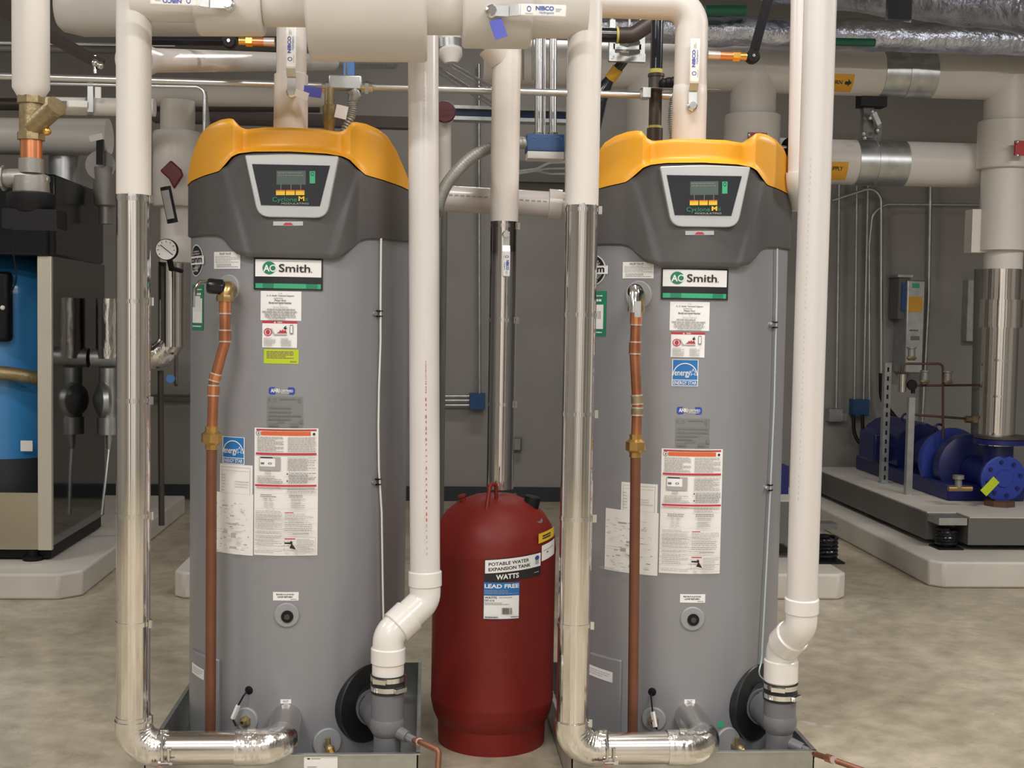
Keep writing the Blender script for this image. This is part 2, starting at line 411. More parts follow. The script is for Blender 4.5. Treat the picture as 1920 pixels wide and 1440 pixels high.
def make_heater(name, label, h, rz, left):
    t = thing(name, label, 'water heater', h, rz)
    L = dict(local=True)
    # body
    b = MB(); b.lathe([(R - .02, .0), (R - .02, .03), (R, .032), (R, 1.66), (R - .03, 1.675), (.0001, 1.675)], (0, 0, 0), (0, 0, 1), 'tank_grey', 128)
    b.build('body', t, local=True)
    # hood
    for part, T0, T1, m, rows, dz in (('lower_hood', BOT, MID, 'hood_grey', 40, 0), ('upper_hood', MID, TOP, 'yellow', 16, 0)):
        mb = MB(); vv = []; fs = []
        for j in range(NT):
            th = -PI + 2 * PI * (j + .5) / NT; a = abs(math.sin(th))
            zm = hood_profile(MID, a); za = hood_profile(T0, a); zb = hood_profile(T1, a)
            if part == 'upper_hood': za += .0025
            ring = []
            for i in range(rows + 1):
                q = i / rows; z = za + (zb - za) * q; r = hood_r(th, z, zm)
                if part == 'upper_hood':
                    r += .0015; k = max(0, (q - .86) / .14); r -= .010 * k * k
                if part == 'lower_hood' and i == 0: r -= .004
                if part == 'lower_hood':        # pressed frame outline around the display
                    x = r * math.sin(th); xx = abs(x); hw = .100 + (z - 1.47) * .30
                    if math.cos(th) > 0: r -= .006 * sstep(-.004, .010, hw - xx) * sstep(1.466, 1.482, z)
                vv.append((r * math.sin(th), -r * math.cos(th), z))
        n = rows + 1
        for j in range(NT):
            k = (j + 1) % NT
            for i in range(rows): fs.append((j * n + i, k * n + i, k * n + i + 1, j * n + i + 1))
        if part == 'upper_hood':                # top skin joins front rim to back rim
            for j in range(NT):
                th = -PI + 2 * PI * (j + .5) / NT
                if abs(th) < PI / 2 and j + 1 < NT:
                    th2 = th + 2 * PI / NT
                    if abs(th2) < PI / 2:
                        def opp(q): 
                            an = PI - q if q > 0 else -PI - q
                            return int(round((an + PI) / (2 * PI) * NT - .5)) % NT
                        fs.append((j * n + rows, (j + 1) * n + rows, opp(th2) * n + rows, opp(th) * n + rows))
        mb.add(vv, fs, m).build(part, t, local=True, smooth=32)
    # pixel -> local on the front plane of the left heater
    YF = HY - RH - .018
    def lx(px, py, Y=YF): p = P(px, py, Y); return p.x - HL.x, p.z
    def poly(pts, y, m, mb, th=.01):
        q = [lx(a, b) for a, b in pts]; mb.prism(q, (0, y, 0), (1, 0, 0), (0, 0, 1), (0, th, 0), m)
    def rnd(pts, r, n=5):
        out = []; N = len(pts)
        for i in range(N):
            a, b, c = V(pts[i - 1] + (0,)), V(pts[i] + (0,)), V(pts[(i + 1) % N] + (0,))
            d1 = (a - b).normalized(); d2 = (c - b).normalized()
            for k in range(n + 1):
                q = k / n; p0 = b + d1 * r[i]; p2 = b + d2 * r[i]
                p = p0 * (1 - q) ** 2 + b * 2 * q * (1 - q) + p2 * q * q; out.append((p.x, p.y))
        return out
    yb = -(RH + .022)
    # bezel: frame with a hole = outer shape with the display set on top
    out = rnd([(459, 291), (547, 288.5), (636, 293), (613, 409), (484, 407)], [5, 30, 5, 22, 22])
    mb = MB(); poly(out, yb, 'bezel', mb, .035); bz = mb.build('control_bezel', t, local=True, bevel=.003)
    mb = MB(); poly([(473, 308), (619, 311), (600, 387), (490, 385)], yb - .002, 'display', mb, .004)
    dp = mb.build('display', bz, local=True)
    mb = MB()
    def fm(x0, y0, x1, y1, yy=yb - .0022):
        def f(u, v, off):
            a = lx(x0 + (x1 - x0) * u, y0 + (y1 - y0) * v); return V((a[0], yy - off, a[1]))
        return f
    art(mb, fm(473, 308, 619, 387), [('r', .315, .16, .69, .49, 'lcd'),
        ('l', .33, .18, .66, .30, 2, 'lb_grey'), ('r', .74, .17, .81, .46, 'lb_lgreen'), ('o', .775, .235, .02, .05, .3, 'display'),
        ('r', .37, .49, .374, .62, 'lb_fine'), ('r', .50, .49, .504, .62, 'lb_fine'), ('r', .625, .49, .629, .62, 'lb_fine'),
        ('r', .31, .62, .425, .74, 'lb_yellow'), ('r', .437, .62, .55, .74, 'lb_yellow'), ('r', .562, .62, .675, .74, 'lb_yellow'),
        ('r', .31, .62, .425, .64, 'lb_orange'), ('r', .437, .62, .55, .64, 'lb_orange'), ('r', .562, .62, .675, .64, 'lb_orange'),
        ('t', 'Cyclone', .265, .79, .58, .93, 'lb_green', .01), ('t', 'M', .60, .77, .675, .88, 'lb_yellow', .03), ('t', 'xi', .685, .79, .72, .88, 'lb_green'),
        ('t', 'MODULATING', .38, .92, .73, .965, 'lb_fine')])
    mb.build('display_print', dp, local=True)
    mb = MB(); art(mb, fm(512, 415, 568, 423, -(RH + .0145)), [('r', 0, 0, 1, 1, 'bezel'), ('p', [(.32, .9), (.4, .3), (.6, .3), (.68, .9)], 'lb_red')])
    mb.build('latch_plate', t, local=True)

    S = lambda x, y: surf(h, rz, x, y)
    def sticker(name, box, items, lab=None, base=True, Ro=0.0008, pm='paper'):
        x0, y0, x1, y1 = box; ym, xm = (y0 + y1) / 2, (x0 + x1) / 2
        f = cyl_map(0, 0, R + Ro, S(x0, ym)[0], S(x1, ym)[0], S(xm, y1)[1], S(xm, y0)[1])
        mb = MB(); art(mb, f, ([('r', 0, 0, 1, 1, pm)] if base else []) + items); return mb.build(name, t, label=lab, local=True)
    dx, dy = (0, 0) if left else (0, 0)
    # brand plate
    bx_ = (477, 484, 605, 544) if left else (1240, 503, 1364, 562)
    sticker('brand_plate', bx_, [('r', 0, 0, 1, 1, 'lb_black'), ('r', .025, .05, .975, .585, 'lb_white'), ('r', .03, .80, .97, .95, 'lb_lgreen'),
        ('r', .14, .80, .3, .95, 'lb_green'), ('r', .76, .80, .92, .95, 'lb_green'),
        ('c', .235, .315, .098, .20, 'lb_green'), ('t', 'A', .15, .22, .245, .43, 'lb_white', .03), ('o', .293, .325, .052, .112, .3, 'lb_white'),
        ('t', 'Smith', .375, .19, .815, .44, 'lb_black', .012), ('c', .835, .425, .008, .015, 'lb_black')], Ro=.004)
    # phone-support label
    bx_ = (489, 546, 565, 601) if left else (1256, 566, 1330, 620)
    sticker('support_label', bx_, [('t', 'Call', .45, .05, .53, .10, 'lb_fine'), ('t', 'A. O. Smith Technical Support', .15, .125, .83, .20, 'lb_grey', .02),
        ('l', .33, .21, .65, .27, 1, 'lb_fine'), ('t', 'Please Have', .35, .28, .63, .34, 'lb_grey', .02), ('t', 'Model and Serial Number', .21, .36, .77, .43, 'lb_grey', .03),
        ('t', 'For', .47, .45, .53, .49, 'lb_fine'), ('t', 'Service Referrals', .32, .51, .68, .57, 'lb_fine'), ('l', .17, .58, .85, .66, 1, 'lb_fine', .5),
        ('l', .05, .66, .95, .74, 1, 'lb_fine', .5), ('l', .11, .74, .89, .82, 1, 'lb_fine', .5), ('l', .12, .82, .87, .90, 1, 'lb_fine', .5), ('l', .2, .9, .8, .97, 1, 'lb_fine', .5)], pm='lb_white')
    # flammable vapour warning
    bx_ = (492, 602, 557, 652) if left else (1258, 623, 1321, 670)
    fire = [(.42, .45), (.5, .40), (.52, .33), (.56, .37), (.60, .30), (.62, .37), (.68, .33), (.72, .45)]
    sticker('vapor_warning_label', bx_, [('r', 0, 0, 1, .09, 'lb_red'), ('p', [(.34, .08), (.37, .01), (.4, .08)], 'white'), ('t', 'WARNING', .44, .015, .58, .075, 'white', .02),
        ('o', .17, .42, .12, .15, .22, 'lb_red'), ('c', .17, .42, .06, .09, 'lb_red'), ('p', fire, 'lb_red'), ('p', [(.25, .28), (.29, .28), (.37, .5), (.34, .53)], 'lb_fine'),
        ('r', .34, .49, .72, .53, 'lb_fine'), ('p', [(.62, .27), (.66, .20), (.71, .17), (.68, .24), (.73, .26), (.67, .31)], 'lb_black'),
        ('r', .80, .14, .89, .47, 'lb_grey'), ('r', .815, .17, .875, .44, 'lb_white'), ('l', .06, .62, .40, .95, 7, 'lb_fine'), ('l', .55, .62, .85, .95, 7, 'lb_fine')], pm='lb_white')
    if left:
        sticker('green_notice_label', (495, 655, 560, 682), [('l', .08, .12, .86, .66, 5, 'lb_brown', .6), ('l', .76, .8, .94, .9, 1, 'lb_brown', .6)], pm='lb_lime')
    # energy star
    bx_ = (418, 819, 459, 870) if left else (1260, 674, 1309, 724)
    st = [(.80 + .17 * (1 if k % 2 == 0 else .42) * math.cos(-PI / 2 + k * PI / 5), .48 + .155 * (1 if k % 2 == 0 else .42) * math.sin(-PI / 2 + k * PI / 5)) for k in range(10)]
    st2 = [(.80 + .12 * (1 if k % 2 == 0 else .42) * math.cos(-PI / 2 + k * PI / 5), .48 + .11 * (1 if k % 2 == 0 else .42) * math.sin(-PI / 2 + k * PI / 5)) for k in range(10)]
    sticker('energy_label', bx_, [('r', 0, 0, 1, 1, 'lb_white'), ('r', .03, .02, .97, .97, 'lb_blue'), ('r', .03, .76, .97, .785, 'lb_white'),
        ('o', .5, .60, .47, .47, .07, 'lb_white', PI, 2 * PI), ('p', st, 'lb_white'), ('p', st2, 'lb_blue'),
        ('t', 'energy', .10, .45, .70, .68, 'lb_white', .01), ('t', 'ENERGY STAR', .06, .81, .94, .94, 'lb_white', .01)], pm='lb_white')
    # certification badge
    bx_ = (504, 726, 553, 740) if left else (1269, 763, 1316, 777)
    sticker('certified_label', bx_, [('p', [(.06, 0), (.94, 0), (1, .2), (1, .8), (.94, 1), (.06, 1), (0, .8), (0, .2)], 'lb_navy'),
        ('t', 'AHRI', .08, .2, .42, .72, 'lb_white', .03), ('t', 'CERTIFIED', .46, .32, .93, .66, 'lb_white', .01), ('l', .47, .72, .9, .84, 1, 'lb_white', .4)], base=False)
    # rating plate
    bx_ = (501, 744, 568, 801) if left else (1266, 785, 1330, 838)
    sticker('rating_plate', bx_, [('r', .03, .06, .09, .18, 'lb_grey'), ('o', .22, .12, .05, .06, .3, 'lb_grey'), ('c', .89, .12, .05, .08, 'lb_grey'), ('l', .36, .04, .8, .12, 1, 'lb_grey'),
        ('l', .06, .3, .95, .44, 1, 'lb_grey', .35), ('l', .06, .44, .95, .56, 1, 'lb_grey', .35), ('l', .04, .57, .95, .68, 1, 'lb_grey', .35), ('l', .04, .7, .7, .78, 1, 'lb_grey', .5),
        ('l', .3, .8, .6, .86, 1, 'lb_grey'), ('r', .06, .89, .32, .97, 'lb_grey'), ('r', .66, .89, .86, .97, 'lb_grey'), ('r', .9, .76, .99, .87, 'lb_grey')], pm='lb_plate')
    # large instruction sheet
    bx_ = (477, 803, 596, 1042) if left else (1238, 842, 1352, 1076)
    it = [('r', .03, .008, .97, .022, 'lb_red'), ('r', .11, .026, .88, .058, 'lb_orange'), ('o', .065, .042, .04, .02, .2, 'lb_grey'), ('r', .06, .035, .075, .05, 'lb_black'), ('c', .93, .045, .02, .01, 'lb_black'),
          ('t', 'FOR YOUR SAFETY READ BEFORE OPERATING', .17, .010, .82, .020, 'lb_brown', .02),
          ('l', .05, .065, .47, .185, 11, 'lb_fine'), ('l', .53, .065, .96, .185, 11, 'lb_fine'), ('r', .03, .193, .97, .208, 'lb_red'),
          ('r', .09, .225, .42, .33, 'lb_fine'), ('r', .10, .238, .34, .30, 'lb_white'), ('r', .11, .226, .30, .234, 'lb_black'), ('r', .115, .268, .17, .284, 'lb_grey'), ('o', .26, .275, .03, .008, .4, 'lb_grey'),
          ('l', .53, .222, .96, .33, 9, 'lb_fine'), ('l', .18, .335, .28, .36, 2, 'lb_fine'), ('l', .06, .37, .46, .43, 5, 'lb_fine'), ('p', [(.515, .36), (.53, .345), (.545, .36)], 'lb_black'), ('p', [(.515, .415), (.53, .40), (.545, .415)], 'lb_black'),
          ('l', .55, .345, .96, .425, 7, 'lb_grey'), ('r', .03, .440, .97, .455, 'lb_red'), ('l', .05, .458, .45, .466, 1, 'lb_red'), ('l', .53, .46, .96, .5, 3, 'lb_fine'),
          ('r', .03, .507, .97, .508, 'lb_fine'), ('l', .12, .513, .38, .54, 2, 'lb_grey'), ('l', .56, .513, .85, .54, 2, 'lb_grey'),
          ('l', .18, .545, .23, .62, 6, 'lb_fine'), ('l', .26, .545, .31, .62, 6, 'lb_fine'), ('l', .59, .545, .80, .62, 6, 'lb_fine'), ('r', .03, .625, .97, .626, 'lb_fine')]
    for q in (.65, .675, .70, .72, .745, .77, .81, .84, .87, .90, .96): it.append(('l', .05, q - .008, .46, q + .014, 2, 'lb_fine'))
    it += [('r', .50, .650, .63, .657, 'lb_red'), ('l', .50, .66, .93, .71, 5, 'lb_fine'), ('l', .50, .725, .90, .80, 5, 'lb_fine'), ('l', .62, .815, .86, .825, 1, 'lb_grey'),
           ('r', .50, .85, .955, .851, 'lb_grey'), ('r', .50, .968, .955, .969, 'lb_grey'), ('r', .50, .85, .503, .969, 'lb_grey'), ('r', .952, .85, .955, .969, 'lb_grey'),
           ('r', .505, .853, .66, .862, 'lb_red'), ('p', [(.50, .884), (.58, .884), (.60, .872), (.62, .884), (.62, .90), (.665, .935), (.66, .94), (.575, .93), (.60, .90), (.5, .896)], 'lb_black'),
           ('l', .68, .856, .94, .96, 8, 'lb_fine')]
    sticker('instruction_sheet', bx_, it, pm='paper')
    # wiring diagrams
    bx_ = (413, 871, 474, 929) if left else (1165, 906, 1233, 962)
    sticker('diagram_sheet', bx_, [('r', .06, .09, .94, .10, 'lb_fine'), ('r', .06, .1, .065, .95, 'lb_grey'), ('r', .93, .1, .935, .95, 'lb_grey'), ('r', .1, .2, .9, .205, 'lb_grey'),
        ('l', .07, .3, .2, .9, 6, 'lb_fine', .2), ('l', .5, .5, .9, .75, 3, 'lb_fine', .2), ('r', .06, .93, .94, .935, 'lb_fine')])
    bx_ = (406, 925, 475, 1039) if left else (1135, 958, 1234, 1075)
    random.seed(21)
    dots = [('r', a, b, a + random.uniform(.02, .09), b + random.uniform(.004, .012), random.choice(['lb_grey', 'lb_fine', 'lb_fine'])) for a, b in [(random.uniform(.06, .88), random.uniform(.1, .9)) for _ in range(60)]]
    sticker('wiring_sheet', bx_, dots + [('r', .35, .17, .5, .2, 'lb_fine'), ('r', .55, .33, .65, .36, 'lb_fine'), ('r', .5, .46, .7, .5, 'lb_fine'), ('r', .02, .58, .4, .583, 'lb_grey'), ('r', .02, .615, .4, .618, 'lb_grey'),
        ('r', .4, .58, .5, .64, 'lb_fine'), ('r', .58, .62, .7, .7, 'lb_fine'), ('r', .55, .84, .72, .88, 'lb_fine'), ('l', .03, .92, .4, .96, 2, 'lb_fine')])
    # relief valve note
    bx_ = (402, 472, 451, 504) if left else (1168, 491, 1226, 522)
    sticker('relief_label', bx_, [('t', 'RELIEF VALVE', .24, .06, .68, .18, 'lb_grey', .02), ('l', .06, .22, .94, .65, 5, 'lb_fine', .3), ('l', .1, .68, .94, .92, 3, 'lb_fine', .4)], pm='lb_white')
    # oval badge
    bx_ = (360, 458, 384, 518) if left else (1092, 477, 1141, 536)
    sticker('oval_badge', bx_, [('c', .48, .5, .46, .5, 'lb_white'), ('c', .48, .5, .42, .47, 'lb_black'), ('t', 'COMPLETE', .26, .20, .70, .25, 'lb_white'), ('t', 'EQUIPMENT', .2, .28, .76, .335, 'lb_white'),
        ('r', 0, .365, 1, .63, 'lb_white'), ('r', .02, .38, .98, .385, 'lb_black'), ('t', 'comm', .08, .42, .9, .58, 'lb_black', .03), ('t', 'WATER', .3, .72, .66, .77, 'lb_white'), ('t', 'HEATER', .26, .80, .7, .86, 'lb_white')], base=False)
    # green strip; its square code is left blank
    bx_ = (361, 534, 382, 619) if left else (1088, 546, 1137, 630)
    sticker('green_strip_label', bx_, [('r', .1, .3, .92, .84, 'lb_white'), ('l', .12, .08, .9, .13, 1, 'lb_white', .5), ('l', .12, .17, .9, .24, 1, 'lb_white', .7), ('l', .15, .89, .9, .94, 1, 'lb_white', .5)], pm='lb_green')
    bx_ = (512, 1110, 560, 1126) if left else (1275, 1114, 1322, 1130)
    sticker('loop_return_label', bx_, [('t', 'RECIRCULATION', .13, .2, .82, .38, 'lb_black', .03), ('t', 'LOOP RETURN', .18, .48, .76, .66, 'lb_black', .03), ('l', .68, .78, .92, .88, 1, 'lb_grey', .5)], pm='lb_white')
    bx_ = (526, 1311, 546, 1319) if left else (1283, 1311, 1303, 1319)
    sticker('inlet_label', bx_, [('t', 'INLET', .25, .25, .75, .75, 'lb_grey', .02)], pm='lb_white')
    if not left: sticker('green_dot_sticker', (1345, 1352, 1357, 1365), [('c', .5, .5, .5, .5, 'lb_lgreen')], base=False)

    inv = WM[t].inverted()
    def wloc(px, py, out=0): th, z, p, n = S(px, py); return p + n * out, n
    def ring(name, px, py, r, m, th=.006, parent=t, r_in=None, **k):
        p, n = wloc(px, py)
        return MB().lathe([(r, -.03), (r, th * .6), (r - .003, th), (.0001, th)], p, n, m, 40).build(name, parent, **k)
    ring('relief_port_washer', *((430, 540) if left else (1198, 553)), .040 if left else .043, 'washer', label='round grey washer behind the relief valve')
    g = ring('plugged_port', *((538, 1153) if left else (1298, 1160)), .037, 'washer')
    p, n = wloc(*((539, 1155) if left else (1299, 1161)), .0075)
    MB().lathe([(.018, -.01), (.018, .002), (.0001, .002)], p, n, 'black', 28).lathe([(.009, 0), (.009, .006), (.0001, .006)], p, n, 'iron', 6).build('plug', g)
    g = ring('drain_port', *((613, 1392) if left else (1364, 1390)), .044, 'washer')
    p, n = wloc(*((611, 1396) if left else (1372, 1396)))
    q = MB().cyl(p, p + n * .05, .010, 'brass_old', seg=6).ball(p + n * .045, .014, 'brass_old').cyl(p + n * .045, p + n * .075 + V((.006, 0, -.022)), .013, 'brass_bright', r1=.012, seg=8)
    q.cyl(p + n * .03, p + n * .03 + V((-.003, 0, .03)), .008, 'brass_old', seg=8); q.build('drain_valve', g)
    g = ring('lower_sensor_port', *((463, 1349) if left else (1226, 1348)), .037, 'washer')
    p, n = wloc(*((463, 1350) if left else (1226, 1350)))
    MB().lathe([(.017, 0), (.017, .016), (.010, .018), (.010, .032), (.006, .032), (.006, .02), (.0001, .02)], p, n, 'brass_old', 6).build('nipple', g)
    g = ring('wire_grommet', *((467, 1294) if left else (1223, 1297)), .0125, 'black', th=.003)
    a, n = wloc(*((466, 1296) if left else (1223, 1299)), .004); b_, _ = wloc(*((455, 1318) if left else (1226, 1330)), .025)
    c_, _ = wloc(*((447, 1342) if left else (1231, 1357)), .03); d_, _ = wloc(*((452, 1356) if left else (1234, 1362)), .028)
    MB().tube(fil([a, a + n * .02, b_, c_], .01, 3), .0025, 'black', seg=8).cyl(b_, c_, .007, 'white', seg=4).cyl(c_, d_, .003, 'black', seg=6).build('sensor_wire', g)
    # seam line cable down the right side
    cols = [(711, 447), (710, 560), (710, 640), (707, 730), (706, 800), (707, 880), (712, 960), (714, 1100), (716, 1200)] if left else [(1453, 466), (1452, 560), (1450, 640), (1447, 760), (1441, 900), (1437, 980), (1430, 1120), (1425, 1215), (1424, 1240), (1417, 1262), (1434, 1282)]
    pts = [wloc(x, y, .008)[0] for x, y in cols]
    mb = MB().tube(fil(pts, .1, 3), .0032 if left else .0026, 'clear_vinyl' if not left else 'white', seg=8); cb = mb.build('side_tube', t, label='thin pale tube running down the right side')
    for (x, y) in ([(709, 588), (707, 903)] if left else [(1450, 609), (1441, 914)]):
        p, n = wloc(x, y, .004); tg = V((n.y, -n.x, 0)); tg = -tg if tg.x < 0 else tg
        MB().box(p + V((0, 0, .008)), (.018, .014, .004), 'black', Matrix((tg, n, V((0, 0, 1)))).transposed()).box(p - V((0, 0, .008)), (.018, .014, .004), 'black', Matrix((tg, n, V((0, 0, 1)))).transposed()).cyl(p - tg * .018 - n * .004, p - tg * .018 + n * .004, .007, 'galv', seg=8).build('tube_clip', cb)
    # access panel low on the left side
    x0, x1, y0, y1 = (362, 413, 1236, 1420) if left else (1106, 1166, 1237, 1420)
    t0_, t1_ = S(x0, 1300)[0], S(x1, 1300)[0]; za, zb = S(x1, y1)[1], S(x1, y0)[1]
    mb = MB(); n = 10
    for i in range(n):
        a0 = t0_ + (t1_ - t0_) * i / n; a1 = t0_ + (t1_ - t0_) * (i + 1) / n
        vv = [(rr * math.sin(a), -rr * math.cos(a), z) for rr in (R - .005, R + .009) for a in (a0, a1) for z in (za, zb)]
        mb.add(vv, [(4, 5, 7, 6), (1, 3, 7, 5), (0, 4, 6, 2)] + ([(0, 1, 5, 4)] if i == 0 else []) + ([(2, 6, 7, 3)] if i == n - 1 else []), 'tank_grey')
    ap = mb.build('access_panel', t, local=True, bevel=.004)
    th0, th1 = (S(366, 1260)[0], S(388, 1260)[0]) if left else (S(1104, 1262)[0], S(1152, 1262)[0])
    zt = S(*((375, 1247) if left else (1130, 1252)))[1]; mb = MB()
    art(mb, cyl_map(0, 0, R + .0098, th0, th1, zt - .033, zt, -.006), [('r', 0, 0, 1, 1, 'lb_white'), ('l', .1, .2, .9, .8, 3, 'lb_fine', .3)]); mb.build('panel_label', ap, local=True)
    # big black exhaust boot with its pipe stub
    px, py = (693, 1318) if left else (1420, 1317)
    th, z, p, n = S(px, py)
    bo = MB().lathe([(.121, -.022), (.121, .001), (.118, .004), (.066, .009), (.064, .030), (.058, .034), (.0001, .034)], p, n, 'rubber', 56).build('exhaust_boot', t, label='large round black rubber boot around the exhaust outlet')
    return t, (p, n)

hL, exL = make_heater('water_heater', 'grey water heater with yellow hood and lime green sticker, left of the red tank', HL, 0, True)
hR, exR = make_heater('water_heater', 'grey water heater with yellow hood right of the red tank, blue star label mid-front', HR, RZR, False)

# ------------------------------------------------------------------ relief valves with copper drops
def relief(px0, left):
    if left: pts = [(422, 560), (422, 642), (401, 716), (397, 822), (394, 1460)]; Yc = 3.61; v = (427, 540); un = (397, 821)
    else: pts = [(1193, 580), (1190, 665), (1195, 760), (1192, 835), (1185, 1460)]; Yc = 3.56; v = (1194, 556); un = (1192, 836)
    h, rz = (HL, 0) if left else (HR, RZR)
    th, z, ps, n = surf(h, rz, *((430, 540) if left else (1198, 553)))
    p = [P(x, y, Yc) for x, y in pts]; p[-1].z = .05; vp = P(v[0], v[1], Yc)
    t = thing('relief_pipe', ('bent' if left else 'nearly straight') + ' copper relief pipe with brass valve in front of the ' + ('left' if left else 'right') + ' water heater', 'pipe', (p[-1].x, p[-1].y, .05))
    r = .0155
    q = fil([p[0], p[1], p[2], p[3]], .05, 5)
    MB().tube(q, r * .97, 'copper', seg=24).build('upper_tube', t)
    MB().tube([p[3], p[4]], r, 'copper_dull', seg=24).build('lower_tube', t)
    def sleeve(a, b, f0, f1, m='copper', rr=1.13):
        mb = MB(); d = b - a; mb.cyl(a + d * f0, a + d * f1, r * rr, m); 
        for ff in (f0, f1): mb.cyl(a + d * ff - d.normalized() * .002, a + d * ff + d.normalized() * .002, r * rr * 1.02, 'solder')
        mb.build('coupling', t)
    sleeve(p[0], p[1], .02, .34, 'copper_bright'); sleeve(p[0], p[1], .72, .98, 'copper'); sleeve(p[1], p[2], .8, .97, 'copper_bright' if left else 'brass_old'); sleeve(p[2], p[3], .06, .24, 'copper_bright' if left else 'brass_old')
    u = P(un[0], un[1], Yc)
    MB().lathe([(r * 1.2, -.034), (r * 1.2, -.02), (r * 1.95, -.012), (r * 1.95, .012), (r * 1.2, .020), (r * 1.25, .034), (.0001, .034)], u, (0, 0, 1), 'brass_y', 8).build('union_nut', t)
    up, dn = vp, p[0]
    b = MB().tube(fil([ps + n * .005, V((vp.x, vp.y + .0, ps.z)), V((dn.x, dn.y, dn.z))], .03, 6),   .021, 'brass', seg=24)
    b.lathe([(.024, -.004), (.026, .004), (.024, .014), (.0001, .014)], dn - V((0, 0, .004)), (0, 0, 1), 'brass', 8)
    vb = b.build('valve_body', t)
    d = V((-1, -.25, .06)).normalized() if left else V((-.25, -.95, .1)).normalized()
    c0 = V((vp.x, vp.y, ps.z)) + d * .012
    MB().lathe([(.019, 0), (.0225, .004), (.0225, .040), (.019, .046), (.012, .048), (.0001, .048)], c0, d, 'black_gloss', 24).build('cap', vb)
    e = c0 + d * .046; k = MB()
    k.tube([e + V((0, 0, .012)), e + d * .02 + V((0, 0, .010)), e + d * .034 + V((0, 0, -.012)), e + d * .036 + V((0, 0, -.065))], .006, 'chrome', seg=8, squash=2.2)
    k.box(e + d * .036 + V((.010, -.01, -.055)), (.018, .003, .045), 'galv'); k.build('lever', vb)
relief(0, True); relief(0, False)

# ------------------------------------------------------------------ front risers: white jacket above, steel jacket below, foot elbow into the heater
def ripple(k, a, ph=0.0): return lambda an, i: 1 + a * math.sin(k * an + ph) + a * .6 * math.sin((k * 2 + 1) * an + ph * 2)
def clad(ph): return lambda an, i: 1 + .0062 * math.sin(7 * an + ph) + .0036 * math.sin(15 * an + 2 * ph) + .0024 * math.sin(27 * an + ph) + .0012 * math.sin(43 * an)
def strap(parent, p, d, r, name='strap', w_=.006, buckle=None):
    d = V(d).normalized(); mb = MB().cyl(p - d * w_, p + d * w_, r * 1.018, 'chrome', seg=36)
    if buckle is not None:
        b = V(buckle).normalized(); c = p + b * (r * 1.03 + .005)
        mb.box(c, (.010, .008, .022), 'chrome', Matrix((b, d.cross(b), d)).transposed())
    return mb.build(name, parent)
YR = 3.40; rr = .0465
def steel_riser(xt, yj, xb, foot, tank, straps, label, left):
    top = P(xt, 6, YR); low = P(xb, 1403, YR); low = V((low.x, YR, low.z)); foot_p = P(foot[0], foot[1], YR); foot_p.z = low.z
    h, rz = (HL, 0) if left else (HR, RZR); _, _, tp, n = surf(h, rz, *tank)
    j = top.lerp(low, (top.z - P(xt, yj, YR).z) / (top.z - low.z))
    t = thing('insulated_riser_pipe', label, 'pipe', (low.x, YR, 0))
    # white jacket (from the tee at the top)
    mb = MB().tube([top, top.lerp(j, .5), j], [rr, rr * .99, rr * .985], 'jacket', seg=40, rip=ripple(5, .004, 1)); mb.build('white_jacket', t)
    R_el = .058
    c = bend_pts(j, low, foot_p, R_el + .012, 12)
    mb = MB().tube([j + V((0, 0, .004)), j.lerp(c[0], .5), c[0]], rr * .975, 'steel', seg=144, rip=clad(.7 if left else 2.3), hint=V((1, 0, 0))); mb.build('steel_jacket', t)
    def gores(an, i): return 1 + .012 * math.sin(i * 2.1) * (1 if math.cos(an) > 0 else .3)
    ce = bend_pts(j, low, foot_p, R_el + .012, 30)
    def crease(k0, inner):
        def f(an, i):
            w = max(0, math.cos(an - inner)); return 1 + .045 * w * w * math.sin(i * 1.55 + k0 + 1.2 * math.sin(an * 2)) * math.sin(PI * min(1, max(0, i / 32)))
        return f
    MB().tube([ce[0] + V((0, 0, .012))] + ce + [ce[-1] + V((.012, 0, 0))], rr * 1.08, 'foil', seg=64, hint=V((1, 0, 0)), rip=crease(0, 0)).build('foot_elbow', t, smooth=60)
    d = (foot_p - low).normalized()
    tk = V((tp.x, tp.y, tp.z))
    c2 = bend_pts(low, foot_p, tk, R_el + .008, 12)
    MB().tube([c[-1], c[-1].lerp(c2[0], .5), c2[0]], rr * .975, 'steel_h', seg=64, rip=ripple(7, .002)).build('horizontal_jacket', t)
    c3 = bend_pts(low, foot_p, tk, R_el + .008, 30)
    MB().tube([c2[0] - V((.05, 0, 0))] + c3, rr * 1.07, 'foil', seg=64, hint=V((0, 1, 0)), rip=crease(1, 0)).build('front_elbow', t, smooth=60)
    MB().tube([c2[-1], tk + (tk - foot_p).normalized() * .03], rr * 1.0, 'steel_h', seg=48).build('inlet_jacket', t)
    for y in straps:
        q = P(xb, y, YR); f = (top.z - q.z) / (top.z - low.z); p = top.lerp(low, f); strap(t, p, low - top, rr, buckle=(.95, -.3, 0))
    for f in ((.02,), (.93,)):
        p = c[-1].lerp(c2[0], f[0]) + V((.012, 0, 0)); strap(t, p, (1, 0, 0), rr, buckle=(0, -.2, 1))
    # stub of the horizontal run leaving the tee at the top
    return t, top, c, c2, low
r1 = steel_riser(251, 366, 250, (523, 1403), (537, 1348), (374, 565, 750, 965, 1167, 1345), 'white and steel jacketed riser pipe standing left of the left water heater', True)
r2 = steel_riser(1098, 386, 1072, (1325, 1404), (1293, 1345), (394, 590, 775, 970, 1170, 1352), 'white and steel jacketed riser pipe between the red tank and the right heater', False)

